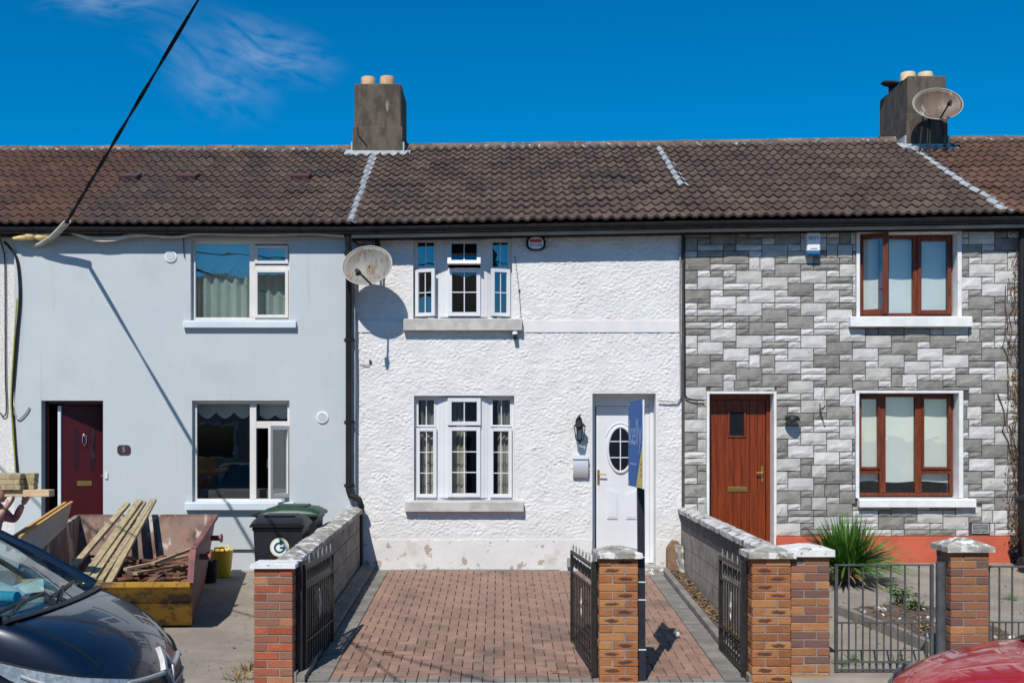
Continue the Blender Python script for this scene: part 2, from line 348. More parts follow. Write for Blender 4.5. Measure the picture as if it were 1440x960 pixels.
m['darktrim'] = mk('dark_car_trim', (.012, .012, .013), None, rough=.45)
m['interior'] = mk('car_interior', (.022, .026, .032), None, rough=.8)
m['leaf'] = mk('green_blade_leaf', (.038, .125, .012), (.085, .21, .024), 6, .5)
m['leafdry'] = mk('dry_straw_leaf', (.34, .26, .12), (.22, .16, .075), 8, .85)
m['weed'] = mk('weed_leaf', (.06, .13, .03), (.09, .17, .045), 8, .6)
m['twig'] = mk('brown_twig', (.085, .05, .035), (.13, .075, .05), 20, .9)
m['litter'] = mk('dead_leaves', (.27, .17, .08), (.16, .095, .05), 30, .9)
m['signblue'] = mk('blue_sign_print', (.018, .125, .40), (.022, .135, .42), 2, .55, spec=.3)
m['signlight'] = mk('pale_blue_sign_print', (.20, .34, .58), None, rough=.4)
m['signyellow'] = mk('yellow_sign_print', (.70, .58, .05), None, rough=.4)
m['signorange'] = mk('orange_sign_print', (.62, .22, .06), None, rough=.4)
m['signpost'] = mk('navy_painted_post', (.012, .014, .024), (.02, .022, .03), 6, .5)
m['tie'] = mk('pale_cable_tie', (.55, .66, .72), None, rough=.4)
m['mailbox'] = mk('white_steel_letterbox', (.62, .64, .68), None, rough=.3, metal=.3)
m['plaque'] = mk('dark_purple_plaque', (.035, .015, .022), (.05, .022, .03), 20, .5)
m['ivory'] = mk('ivory_plastic', (.74, .71, .62), None, rough=.45)
m['whiteplastic'] = mk('white_plastic', (.80, .81, .82), None, rough=.4)
m['printred'] = mk('red_print', (.58, .05, .05), None, rough=.5)
m['printblue'] = mk('dark_blue_print', (.015, .06, .16), None, rough=.5)
m['printteal'] = mk('teal_print', (.0, .075, .085), None, rough=.5)
m['skin'] = mk('skin', (.45, .25, .17), None, rough=.55)
m['shirt'] = mk('mauve_shirt', (.34, .14, .19), (.28, .11, .155), 10, .9)
m['trousers'] = mk('dark_trousers', (.03, .032, .04), None, rough=.9)
m['cap'] = mk('dark_red_cap', (.12, .012, .02), None, rough=.8)
m['paper'] = mk('paper', (.66, .68, .68), (.5, .58, .6), 9, .7)
m['clutterblue'] = mk('blue_bottle_plastic', (.06, .30, .45), (.10, .42, .55), 9, .3)
m['opposite'] = mk('opposite_wall', (.42, .39, .35), (.34, .31, .28), 1, .9)
m['wellgrey'] = mk('grey_return_wall', (.42, .42, .41), (.33, .33, .32), 4, .9, .4, 50)
m['copper'] = mk('rusty_bracket', (.16, .09, .06), (.1, .06, .04), 9, .8)

# bricks: orange facing brick with dark kiss marks, or mixed red / purple stock brick
def brick_mat(name, cols, kiss):
    mt = mk(name, cols[0], cols[1], 9, .9, .8, 55, var=.24, lo=.3, hi=.7, layers=[((.27, .235, .20), 15, .67, .73), ((.07, .05, .04), 3, .62, .80)])
    t = mt.node_tree; n = t.nodes; L = t.links; b = n['Principled BSDF']; src = b.inputs['Base Color'].links[0].from_socket
    oi = n.new('ShaderNodeObjectInfo')
    if len(cols) > 2:                               # pick a tone for each brick
        prev = src
        for k, cc in enumerate(cols[2:]):
            f = n.new('ShaderNodeMath'); f.operation = 'FRACT'; mu = n.new('ShaderNodeMath'); mu.operation = 'MULTIPLY'; mu.inputs[1].default_value = 7.3+5.1*k
            L.new(oi.outputs['Random'], mu.inputs[0]); L.new(mu.outputs[0], f.inputs[0])
            gt = n.new('ShaderNodeMapRange'); gt.inputs['From Min'].default_value = .60; gt.inputs['From Max'].default_value = .74; L.new(f.outputs[0], gt.inputs['Value'])
            x = n.new('ShaderNodeMix'); x.data_type = 'RGBA'; L.new(gt.outputs[0], x.inputs['Factor']); L.new(prev, x.inputs['A']); x.inputs['B'].default_value = (*cc, 1); prev = x.outputs['Result']
        src = prev
    if kiss:
        tcn = n.new('ShaderNodeTexCoord'); nz = n.new('ShaderNodeTexNoise'); nz.inputs['Scale'].default_value = 22; L.new(n['Geometry'].outputs['Position'], nz.inputs['Vector'])
        ml = n.new('ShaderNodeVectorMath'); ml.operation = 'MULTIPLY_ADD'; ml.inputs[1].default_value = (.03, .03, .03); L.new(nz.outputs['Color'], ml.inputs[0]); L.new(tcn.outputs['Object'], ml.inputs[2])
        sb = n.new('ShaderNodeVectorMath'); sb.operation = 'SUBTRACT'; sb.inputs[1].default_value = (.015, .015, .015); L.new(ml.outputs[0], sb.inputs[0])
        sm = n.new('ShaderNodeVectorMath'); sm.operation = 'MULTIPLY'; sm.inputs[1].default_value = (13.5, 0, 55); L.new(sb.outputs[0], sm.inputs[0])
        ln = n.new('ShaderNodeVectorMath'); ln.operation = 'LENGTH'; L.new(sm.outputs[0], ln.inputs[0])
        r = n.new('ShaderNodeMapRange'); r.inputs['From Min'].default_value = 1.05; r.inputs['From Max'].default_value = .75; L.new(ln.outputs['Value'], r.inputs['Value'])
        g2 = n.new('ShaderNodeMath'); g2.operation = 'GREATER_THAN'; g2.inputs[1].default_value = .27; L.new(oi.outputs['Random'], g2.inputs[0])
        q = n.new('ShaderNodeMath'); q.operation = 'MULTIPLY'; L.new(r.outputs[0], q.inputs[0]); L.new(g2.outputs[0], q.inputs[1])
        q2 = n.new('ShaderNodeMath'); q2.operation = 'MULTIPLY'; q2.inputs[1].default_value = .88; L.new(q.outputs[0], q2.inputs[0])
        x = n.new('ShaderNodeMix'); x.data_type = 'RGBA'; L.new(q2.outputs[0], x.inputs['Factor']); L.new(src, x.inputs['A']); x.inputs['B'].default_value = (.055, .026, .024, 1); src = x.outputs['Result']
    L.new(src, b.inputs['Base Color']); return mt
m['brick_red'] = brick_mat('red_stock_brick', [(.38, .10, .048), (.32, .082, .042), (.43, .20, .085), (.27, .12, .075)], False)
m['brick_orange'] = brick_mat('orange_facing_brick', [(.36, .14, .045), (.28, .10, .036), (.41, .18, .065)], True)
m['brick_mixed'] = brick_mat('purple_and_tan_brick', [(.36, .16, .06), (.30, .13, .055), (.17, .085, .065), (.28, .11, .06)], False)

# ------------------------------------------------------------ ground, street
def sheet(name, prof, x0, x1, mat, nx=1):
    b = MB()
    vs = [(x0+(x1-x0)*i/nx, y, z) for (y, z) in prof for i in range(nx+1)]
    fs = [(j*(nx+1)+i, j*(nx+1)+i+1, (j+1)*(nx+1)+i+1, (j+1)*(nx+1)+i) for j in range(len(prof)-1) for i in range(nx)]
    b.add(vs, fs); o = b.build(name, mat); o['kind'] = 'structure'; return o
GB = gz(-5.75)
sheet('ground', [(-400, -.54), (-5.75, -.54), (-5.7, GB-.04), (0, -.04), (400, -.04)], -400, 400, m['ground'])
sheet('road', [(-14.2, -.472), (-7.5, -.472)], -120, 120, m['road'])
b = MB(); b.box(-120, 120, -7.35, -5.86, -.6, GB-.012, .01); b.build('footpath', m['pavement'])['kind'] = 'structure'
b = MB(); b.box(-120, 120, -7.5, -7.352, -.6, GB-.015, .02); b.build('kerb', m['kerb'])['kind'] = 'structure'
b = MB(); b.box(-120, 120, -22, -14.2, -.6, GB-.012, .02); b.build('opposite_footpath', m['pavement'])['kind'] = 'structure'
sheet('neighbour_yard', [(-5.86, GB-.008), (-5.75, GB-.006), (-.09, -.006)], -14, -2.02, m['concrete'])
sheet('front_garden', [(-5.86, GB+.0), (-5.75, GB+.05), (-.02, .10), (0.02, .10)], 2.62, 14, m['concrete'])
sheet('driveway_bed', [(-5.80, GB-.034), (-5.75, GB-.034), (0, -.034)], -2.0, 2.64, m['sand'])
b = MB(); b.box(-1.84, 2.29, -5.93, -5.76, GB-.2, GB+.006, .01); o = b.build('threshold_kerb', m['whitepaint']); o['kind'] = 'structure'

drive = bpy.data.objects.new('driveway', None); COL.objects.link(drive); W['driveway'] = V((0, 0, 0)); drive['kind'] = 'structure'
tilt = Matrix.Rotation(math.atan(SLOPE), 4, 'X')
def paver_mesh(name, lx, ly, mat):
    return MB().box(-lx/2, lx/2, -ly/2, ly/2, -.03, 0, .005).mesh(name, mat)
full = paver_mesh('paver', .193, .093, m['paver']); half = paver_mesh('paver_half', .093, .093, m['paver'])
U = .1; bx0 = -1.55; by1 = -.10; NI, NJ = 36, 55
blocks = []
for i in range(-1, NI+1):
    for j in range(-1, NJ+2):
        k = (i-j) % 4
        if k == 0: cells = [(i, j), (i+1, j)]
        elif k == 2: cells = [(i, j), (i, j-1)]
        else: continue
        cs = [c for c in cells if 0 <= c[0] < NI and 0 <= c[1] < NJ]
        if not cs: continue
        cx = sum(c[0]+.5 for c in cs)/len(cs)*U+bx0; cy = by1-(sum(c[1]+.5 for c in cs)/len(cs))*U
        blocks.append((cy, cx, len(cs), k == 2))
blocks.sort()
rest = MB()
for q, (cy, cx, n_, vert) in enumerate(blocks):
    z = gz(cy)+rnd.uniform(-.003, .002)
    Mr = tilt @ Matrix.Rotation(R(90) if vert else 0, 4, 'Z') @ Euler((rnd.gauss(0, .008), rnd.gauss(0, .008), rnd.gauss(0, .008))).to_matrix().to_4x4()
    if q < 300:
        inst('paver', full if n_ == 2 else half, drive, (cx, cy, z), Mr)
    else:
        rest.M = Matrix.Translation((cx, cy, z)) @ Mr; l = .193 if n_ == 2 else .093
        rest.box(-l/2, l/2, -.0465, .0465, -.03, 0, .005)
rest.M = None; o = rest.build('far_pavers', m['paver'], drive); o['kind'] = 'stuff'
gfull = paver_mesh('border_paver', .193, .093, m['pavergrey'])
def border(cx, cy, vert): inst('border_paver', gfull, drive, (cx, cy, gz(cy)+.002+rnd.uniform(-.003, .002)), tilt @ Matrix.Rotation((R(90) if vert else 0)+rnd.gauss(0, .008), 4, 'Z'))
for j in range(NJ+1):
    border(-1.65, -.05-j*U-.05, False); border(2.15, -.05-j*U-.05, False)
for i in range(NI):
    border(-1.5+i*U, -5.70, True)
for i in range(27): border(-1.45+i*.2-.0, -.05, False) if i < 12 else None
# edging beside the walls and the litter strip
def edging(x0, x1, top):
    b = MB(); y = -.12; k = 0
    while y > -5.7:
        y2 = max(-5.72, y-.90); 
        b.add([(x0, y, -.3), (x1, y, -.3), (x1, y, gz(y)+top), (x0, y, gz(y)+top), (x0, y2+.008, -.6), (x1, y2+.008, -.6), (x1, y2+.008, gz(y2)+top), (x0, y2+.008, gz(y2)+top)],
              [(0, 1, 2, 3), (7, 6, 5, 4), (0, 4, 5, 1), (1, 5, 6, 2), (2, 6, 7, 3), (3, 7, 4, 0)])
        o = b.build('edging_stone', m['kerb'], drive); b = MB(); y = y2
edging(-1.83, -1.76, .055); edging(-1.915, -1.835, .085); edging(2.26, 2.335, .05)
sheet('planting_strip', [(-5.72, gz(-5.72)+.018), (0, .018)], 2.336, 2.54, m['soil'])
b = MB()
for k in range(520):
    y = -rnd.uniform(.3, 4.9)*rnd.uniform(.6, 1); x = rnd.triangular(2.345, 2.53, 2.47); z = gz(y)+.026+rnd.uniform(0, .012); a = rnd.uniform(0, 6.28); l = rnd.uniform(.015, .04)
    u = V((math.cos(a), math.sin(a), rnd.uniform(-.2, .4)))*l; v = V((-math.sin(a), math.cos(a), rnd.uniform(-.3, .3)))*l*.5; p = V((x, y, z))
    b.add([p-u, p+v, p+u, p-v], [(0, 1, 2, 3)])
tag(b.build('leaf_litter', m['litter'], fix=False), 'dry brown leaf litter along the strip beside the block wall', 'leaf litter', kind='stuff')

# ------------------------------------------------------------ houses
def ez(x):
    pts = [(-14, 4.775), (-1.98, 4.775), (.37, 4.815), (2.53, 4.854), (6.85, 4.918), (12, 4.95)]
    for (a, p), (c, q) in zip(pts, pts[1:]):
        if x <= c: return p+(q-p)*(x-a)/(c-a)
    return pts[-1][1]
def rz(x):
    pts = [(-14, 6.80), (-2.6, 6.81), (-1.5, 6.845), (.46, 6.865), (3.16, 6.90), (6.47, 6.95), (7.94, 6.975), (12, 6.98)]
    for (a, p), (c, q) in zip(pts, pts[1:]):
        if x <= c: return p+(q-p)*(x-a)/(c-a)
    return pts[-1][1]
EY, RY, BY = -.36, 3.6, 7.4
X01, X12, X23, X34 = PX(20, -.13), -2.045, 2.565, 7.36

def wall_mesh(x0, x1, z0, z1, Y, holes, depth, mat, parent, cell=None, disp=None, reveal=None, name='wall', smooth=False):
    """facade with real openings and reveals; holes = (hx0,hx1,hz0,hz1)"""
    def cuts(a, b, pts):
        e = sorted(set([a, b]+[p for p in pts if a < p < b])); out = [a]
        for p, q in zip(e, e[1:]):
            n = max(1, round((q-p)/cell)) if cell else 1
            out += [p+(q-p)*i/n for i in range(1, n+1)]
        return out
    xs = cuts(x0, x1, [h[0] for h in holes]+[h[1] for h in holes]); zs = cuts(z0, z1, [h[2] for h in holes]+[h[3] for h in holes])
    b = MB(); nx = len(xs); vs = []
    for z in zs:
        for x in xs: vs.append((x, Y-(disp(x, z) if disp else 0), z))
    fs = []
    for j in range(len(zs)-1):
        for i in range(nx-1):
            cx, cz = (xs[i]+xs[i+1])/2, (zs[j]+zs[j+1])/2
            if any(h[0] < cx < h[1] and h[2] < cz < h[3] for h in holes): continue
            fs.append((j*nx+i, j*nx+i+1, (j+1)*nx+i+1, (j+1)*nx+i))
    b.add(vs, fs)
    b.k = 1
    for (a, c, d, e) in holes:
        y0, y1 = Y-.004 if disp else Y, Y+depth
        b.add([(a, y0, d), (a, y1, d), (a, y1, e), (a, y0, e)], [(0, 1, 2, 3)]); b.add([(c, y0, d), (c, y1, d), (c, y1, e), (c, y0, e)], [(3, 2, 1, 0)])
        b.add([(a, y0, e), (a, y1, e), (c, y1, e), (c, y0, e)], [(0, 1, 2, 3)]); b.add([(a, y0, d), (a, y1, d), (c, y1, d), (c, y0, d)], [(3, 2, 1, 0)])
    b.k = 0
    # back and party walls close the house
    b.add([(x0, Y, z0), (x0, BY, z0), (x0, BY, z1), (x0, Y, z1)], [(0, 1, 2, 3)]); b.add([(x1, Y, z0), (x1, BY, z0), (x1, BY, z1), (x1, Y, z1)], [(3, 2, 1, 0)])
    b.add([(x0, BY, z0), (x1, BY, z0), (x1, BY, z1), (x0, BY, z1)], [(0, 1, 2, 3)])
    return b.build(name, [mat, reveal or mat], parent, smooth='all' if smooth else False, fix=False)

def tile_profile(x):
    h = 0
    for c in (.052, .202):
        d = abs(((x-c+.15) % .3)-.15)
        if d < .052: h = max(h, .040*math.cos(d/.052*math.pi/2)**1.2)
    return h
def tile_mesh(name, mat, w=.302, roll1=False):
    b = MB(); n = 15 if not roll1 else 8; W_ = w; L_ = .34
    xs = [W_*i/(n-1) for i in range(n)]
    lo = [(x, 0, .036+tile_profile(x)) for x in xs]; hi = [(x, L_, .002+tile_profile(x)) for x in xs]; bt = [(x, .004, .004+tile_profile(x)*.72) for x in xs]
    vs = lo+hi+bt
    fs = [(i, i+1, n+i+1, n+i) for i in range(n-1)]+[(2*n+i, 2*n+i+1, i+1, i) for i in range(n-1)]
    b.add(vs, fs); me = b.mesh(name, mat, fix=False)
    return me
TILE = tile_mesh('roof_tile', m['tile']); FLASH = tile_mesh('flashing_piece', m['silver'], .145, True)
b = MB(); prof = [(math.cos(a)*.13, math.sin(a)*.105) for a in [math.pi*i/8 for i in range(9)]]
b.prism([(y, z-.0) for (y, z) in prof]+[(-.11, -.0), (-.11, -.02)][:0], 0, .44, 'x'); RIDGE = b.mesh('ridge_tile', m['ridge'], smooth=True)
def roof(house, x0, x1, red_to=None, hip=False):
    ea, eb, ra, rb = ez(x0), ez(x1), rz(x0), rz(x1); t = .03
    b = MB()
    F = [(x0, EY+.02, ea-t), (x1, EY+.02, eb-t), (x1, RY, rb-t), (x0, RY, ra-t), (x0, BY+.3, ea-t), (x1, BY+.3, eb-t)]
    b.add(F, [(0, 1, 2, 3), (3, 2, 5, 4)]); b.add([(p[0], p[1], p[2]-.09) for p in F], [(3, 2, 1, 0), (4, 5, 2, 3)])
    b.add([F[0], F[1], (x1, EY+.02, eb-t-.09), (x0, EY+.02, ea-t-.09)], [(3, 2, 1, 0)])
    for (q, w_) in (((0, 3, 4), x0), ((1, 2, 5), x1)):
        g = [F[i] for i in q]; b.add(g+[(p[0], p[1], p[2]-.09) for p in g], [(0, 1, 4, 3), (1, 2, 5, 4)])
    for xx, e_, r_ in ((x0+.001, ea, ra), (x1-.001, eb, rb)): b.add([(xx, 0, e_-.2), (xx, BY, e_-.2), (xx, RY, r_-t)], [(0, 1, 2)])
    rf = b.build('roof', m['darkwood'], house, fix=False)
    NC = 14; n = max(1, round((x1-x0)/.3)); wt = (x1-x0)/n
    for i in range(n):
        xa = x0+wt*i; e = V((xa, EY, ez(xa))); r = V((xa, RY-.10, rz(xa)-.055)); e2 = V((xa+wt, EY, ez(xa+wt)))
        u = (e2-e).normalized(); v = (r-e).normalized(); nn = u.cross(v).normalized(); v = nn.cross(u)
        Mx = Matrix((u, v, nn)).transposed().to_4x4(); g = (r-e).length/NC
        for j in range(NC):
            p = e+(r-e)*(j/NC)
            jj = Euler((rnd.gauss(0, .008), rnd.gauss(0, .007), rnd.gauss(0, .007))).to_matrix().to_4x4()
            ti = inst('roof_tile', TILE, rf, p+nn*rnd.uniform(-.002, .004)+v*(rnd.gauss(0, .005)-(.02 if rnd.random() < .03 else 0)), Mx @ jj)
            ti.scale = (wt/.3, g/.305, 1)
            if red_to is not None and xa < red_to-.22*j*0+rnd.gauss(0, .12)+(j-7)*.11*0: 
                ti.material_slots[0].link = 'OBJECT'; ti.material_slots[0].material = m['tile_red']
    b = MB(); n_ = int((x1-x0)/.06); vs = []
    for i in range(n_+1):                             # mortar bedding under the ridge tiles
        xx = x0+(x1-x0)*i/n_; zr = rz(xx)-.05; jz = noise.noise(V((xx*7, 1, 4)))
        vs += [(xx, RY-.135, zr+.035), (xx, RY-.16-.025*jz, zr-.02), (xx, RY-.22-.05*jz, zr-.075)]
    b.add(vs, [(3*i+k, 3*i+k+1, 3*i+4+k, 3*i+3+k) for i in range(n_) for k in range(2)]); b.build('ridge_mortar', m['ridgemortar'], rf, fix=False)
    x = x0
    while x < x1-.05:
        l = min(.44, x1-x); o = inst('ridge_tile', RIDGE, rf, (x, RY, rz(x)-.05+rnd.uniform(-.006, .006)), Euler((0, -math.atan((rz(x+.4)-rz(x))/.4), rnd.gauss(0, .01)))); o.scale = (l/.448, 1, 1); x += l
    return rf
def flashing(rf, xe, xr, j0=0, j1=14):
    for j in range(j0, j1):
        f = j/14; x = xe+(xr-xe)*f; p = V((x-.08, EY, ez(x)))*(1-f)+V((x-.08, RY-.10, rz(x)-.055))*f
        v = (V((x, RY-.10, rz(x)-.055))-V((x, EY, ez(x)))).normalized(); u = V((1, 0, 0)); nn = u.cross(v).normalized()
        o = inst('flashing_piece', FLASH, rf, p+nn*.014+V((rnd.gauss(0, .006), 0, 0)), Matrix((u, v, nn)).transposed().to_4x4() @ Matrix.Rotation(rnd.gauss(0, .03), 4, 'Z'))
def eaves(house, x0, x1, lip=True, Y=0, gmat=None):
    """fascia board, soffit lip and half round gutter with brackets"""
    b = MB(); fb = -.17 if lip else -.12
    b.add([(x, y, ez(x)+z) for x in (x0, x1) for (y, z) in ((-.24, fb), (-.24, -.03), (-.205, -.03), (-.205, fb))], [(0, 1, 5, 4), (1, 2, 6, 5), (2, 3, 7, 6), (3, 0, 4, 7), (0, 3, 2, 1), (4, 5, 6, 7)])
    b.add([(x0, -.205, ez(x0)+fb+.005), (x1, -.205, ez(x1)+fb+.005), (x1, .02, ez(x1)+fb+.005), (x0, .02, ez(x0)+fb+.005)], [(0, 1, 2, 3)])
    b.build('fascia_board', m['darkwood'], house)
    if lip:
        b = MB(); b.add([(x, y, ez(x)+z) for x in (x0, x1) for (y, z) in ((-.285, -.165), (-.285, -.125), (-.242, -.125), (-.242, -.165))], [(0, 1, 5, 4), (1, 2, 6, 5), (2, 3, 7, 6), (3, 0, 4, 7), (0, 3, 2, 1), (4, 5, 6, 7)])
        b.build('eaves_lip', m['fascia'], house)
    b = MB(); n = 8; pr = []
    for k in range(n+1): a = math.pi*k/n; pr.append((-.315-math.cos(a)*.062, -.035-math.sin(a)*.07))
    for k in range(n, -1, -1): a = math.pi*k/n; pr.append((-.315-math.cos(a)*.056, -.035-math.sin(a)*.064))
    q = len(pr); b.add([(x, y, ez(x)+z) for x in (x0, x1) for (y, z) in pr], [(i, (i+1) % q, q+(i+1) % q, q+i) for i in range(q)]+[tuple(range(q)), tuple(range(2*q-1, q-1, -1))])
    g = b.build('gutter', gmat or m['black'], house)
    x = x0+.35
    while x < x1:
        b = MB(); b.tube([(x, -.245, ez(x)-.03)]+[(x, -.315+math.cos(a)*.066, ez(x)-.035-math.sin(a)*.074) for a in [math.pi*k/6 for k in range(7)]], .008, 5)
        b.build('gutter_bracket', m['black'], g); x += .92

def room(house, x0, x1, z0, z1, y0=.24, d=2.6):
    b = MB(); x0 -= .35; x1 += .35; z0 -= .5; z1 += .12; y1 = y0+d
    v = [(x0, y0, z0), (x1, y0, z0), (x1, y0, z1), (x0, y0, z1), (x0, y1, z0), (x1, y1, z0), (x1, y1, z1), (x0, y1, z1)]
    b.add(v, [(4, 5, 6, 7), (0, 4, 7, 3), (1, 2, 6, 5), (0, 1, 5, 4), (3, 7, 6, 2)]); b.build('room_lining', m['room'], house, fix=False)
def pane(parent, x0, x1, z0, z1, y, mat=None, M=None):
    b = MB(); b.M = M; b.box(x0, x1, y, y+.004, z0, z1); return b.build('pane', mat or m['glass'], parent)
def window(house, x0, x1, z0, z1, y, w, mat, d=.06):
    b = MB(); b.frame(x0, x1, z0, z1, y, y+d, w); return b.build('window', mat, house)
def sill(house, x0, x1, z0, z1, yf, yb, mat, win):
    b = MB(); b.prism([(yf, z0), (yf, z1-.012), (yf+.012, z1), (yb, z1+.012), (yb, z0)], x0, x1, 'x'); return b.build('sill', mat, win)
def wavy(name, x0, x1, z0, z1, y, amp, waves, mat, label, cat, scallop=0, group=None, ph=0):
    b = MB(); n = waves*8; vs = []
    for i in range(n+1):
        t = i/n; x = x0+(x1-x0)*t; yy = y+amp*math.sin(2*math.pi*waves*t+ph)+amp*.4*math.sin(5.1*waves*t)
        zz = z0+(scallop*abs(math.sin(math.pi*waves*t)) * -1+scallop if scallop else 0)
        vs += [(x, yy, zz), (x, yy, z1), (x, yy+.006, zz), (x, yy+.006, z1)]
    fs = []
    for i in range(n):
        a = 4*i; c = a+4; fs += [(a, c, c+1, a+1), (a+2, a+3, c+3, c+2), (a, a+2, c+2, c), (a+1, c+1, c+3, a+3)]
    b.add(vs, fs); return tag(b.build(name, mat, smooth=True), label, cat, group)

# ---------- grey-blue rendered house
Y1 = -.13
x = lambda p: PX(p, Y1); z = lambda p: PZ(p, Y1)
h1 = thing('terraced_house', 'grey-blue smooth rendered terraced house with a dark red door', 'house', (-4.4, 0, 0), group='terraced houses')
hu = (x(268), x(407), z(450), z(337)); hl = (x(270), x(407), z(706), z(563)); hd = (x(58), x(145), -.05, z(563))
wall_mesh(X01, X12, PZ(772, Y1), 4.69, Y1, [hu, hl, (hd[0], hd[1], PZ(772, Y1), hd[3])], .30, m['render'], h1)
b = MB(); b.box(X01+.002, hd[0]-.002, -.085, .2, -.1, PZ(773, Y1)); b.box(hd[1]+.002, X12-.002, -.085, .2, -.1, PZ(773, Y1)); b.build('plinth', m['render'], h1)
rf1 = roof(h1, X01, X12, red_to=PX(150, 1.5)); eaves(h1, X01, X12, lip=False)
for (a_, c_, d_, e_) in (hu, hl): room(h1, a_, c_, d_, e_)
# upper window
win = window(h1, hu[0], hu[1], hu[2], hu[3], Y1+.085, .045, m['upvccream'])
mz = x(353); b = MB(); b.box(mz-.04, mz+.04, Y1+.08, Y1+.14, hu[2]+.045, hu[3]-.045, .004); b.box(mz+.04, hu[1]-.045, Y1+.082, Y1+.14, z(381), z(372), .004); b.build('mullion', m['upvccream'], win)
pane(win, hu[0]+.04, mz-.035, hu[2]+.04, hu[3]-.04, Y1+.11, m['glassdark'])
for (a_, c_) in ((z(370), z(344)), (z(446), z(378))):
    b = MB(); b.frame(mz+.035, hu[1]-.03, a_, c_, Y1+.06, Y1+.1, .042); b.build('casement', m['upvccream'], win); pane(win, mz+.07, hu[1]-.065, a_+.035, c_-.035, Y1+.085, m['glassdark'])
sill(h1, x(259), x(417), z(461), z(452), Y1-.07, Y1+.09, m['sillblue'], win)
wavy('curtain', hu[0]+.02, hu[1]-.02, hu[2], hu[3]-.30, .16, .035, 9, m['curtain'], 'pale green gathered curtain in the upper window of the grey-blue house', 'curtain', group='curtains')
wavy('valance', hu[0]+.02, hu[1]-.02, hu[3]-.42, hu[3]-.02, .10, .004, 5, m['curtain'], 'scalloped pale valance in the upper window of the grey-blue house', 'blind', scallop=.08)
# lower window with its casement open
win = window(h1, hl[0], hl[1], hl[2], hl[3], Y1+.085, .045, m['upvccream'])
mz = x(354); b = MB(); b.box(mz-.045, mz+.045, Y1+.08, Y1+.14, hl[2]+.045, hl[3]-.045, .004); b.box(mz+.045, hl[1]-.045, Y1+.082, Y1+.14, z(602), z(592), .004); b.build('mullion', m['upvccream'], win)
pane(win, hl[0]+.04, mz-.04, hl[2]+.04, hl[3]-.04, Y1+.11); pane(win, mz+.06, hl[1]-.06, z(590), hl[3]-.06, Y1+.11)
Lw = .47; hx = hl[1]-.015; MM = Matrix.Translation((hx, Y1+.06, 0)) @ Matrix.Rotation(R(66), 4, 'Z')
b = MB(); b.M = MM; b.frame(-Lw, 0, z(699), z(598), -.02, .02, .06); cs_ = b.build('open_casement', m['upvccream'], win)
pane(win, -Lw+.05, -.05, z(699)+.05, z(598)-.05, 0, None, MM)
b = MB(); b.M = MM; b.tube([(-Lw+.03, .03, z(655)), (-Lw+.03, .05, z(655)), (-Lw+.03, .05, z(645))], .008, 6); b.build('casement_handle', m['chrome'], win)
sill(h1, x(262), x(414), z(716), z(706), Y1-.09, Y1+.09, m['sillblue'], win)
wavy('valance', hl[0]+.02, x(349), z(588), hl[3]-.02, .12, .004, 3, m['valance'], 'cream scalloped blind in the wide pane of the lower window', 'blind', scallop=.09)
wavy('valance', x(360), hl[1]-.03, z(589), hl[3]-.02, .12, .004, 2, m['valance'], 'cream scalloped blind in the small top light beside an open casement', 'blind', scallop=.06)
b = MB(); b.box(hl[0], hl[1], .25, .6, z(706)-.02, z(690)); tag(b.build('window_seat', m['room']), 'dark ledge inside the lower window of the grey-blue house', 'ledge')
# door
dy = Y1+.14
b = MB(); b.frame(hd[0], hd[1], -.02, hd[3], dy, dy+.07, .045); door = b.build('door', m['reddoor'], h1)
b = MB(); b.box(x(76), x(80.5), dy-.012, dy+.05, .02, z(570), .003); b.build('door_edge', m['sillblue'], door)
dl, dr = x(81), hd[1]-.04
MD = Matrix.Translation((dl, dy+.02, 0)) @ Matrix.Rotation(R(24), 4, 'Z'); LW = .62; q_ = lambda px: (px-81)/50*LW      # leaf stands ajar, hinged on the left
b = MB(); b.M = MD; b.box(0, LW, 0, .045, 0, hd[3]-.045, .003)
for (a_, c_, d_, e_) in ((.10, .42, .14, .62), (.55, .88, .14, .62)): b.frame(a_*LW, c_*LW, d_, e_, -.012, .001, .03)
b.build('leaf', m['reddoor'], door)
for px in (96, 114):
    b = MB(); b.M = MD; b.box(q_(px-3), q_(px+3), -.006, .002, z(662), z(602), .002); b.build('glazed_strip', m['glassdark'], door)
b = MB(); b.M = MD; b.lathe([(.025, 0), (.025, .01), (.010, .02)], (q_(105), 0, z(612)), 12, Matrix.Rotation(R(90), 3, 'X')); b.tube([(q_(105)-.025, -.015, z(612)), (q_(105)-.025, -.02, z(622)), (q_(105), -.025, z(627)), (q_(105)+.025, -.02, z(622)), (q_(105)+.025, -.015, z(612))], .006, 6); b.build('knocker', m['chrome'], door)
b = MB(); b.M = MD; b.box(q_(97), q_(113), -.012, .001, z(684), z(677), .003); b.build('letter_plate', m['brass'], door)
b = MB(); b.M = MD; b.box(q_(126), q_(129), -.012, .001, z(684), z(662), .003); b.tube([(q_(127.5), -.01, z(670)), (q_(127.5), -.05, z(670)), (q_(122), -.05, z(670))], .008, 6); b.build('handle', m['chrome'], door)
room(h1, hd[0], hd[1], .5, hd[3], .18, 3)
b = MB(); b.box(hd[0]-.03, hd[1]+.03, Y1-.03, .2, -.12, -.021, .006); b.build('doorstep', m['concrete'], h1)

# ---------- sliver of pebbledashed house on the far left
h0 = thing('terraced_house', 'white pebbledashed house sliver with black cables looped down its wall', 'house', (-9, 0, 0), group='terraced houses')
wall_mesh(-11.6, X01-.002, -.05, 4.66, -.02, [], .2, m['pebble'], h0); rf0 = roof(h0, -11.6, X01, red_to=99); eaves(h0, -11.6, X01, lip=False)

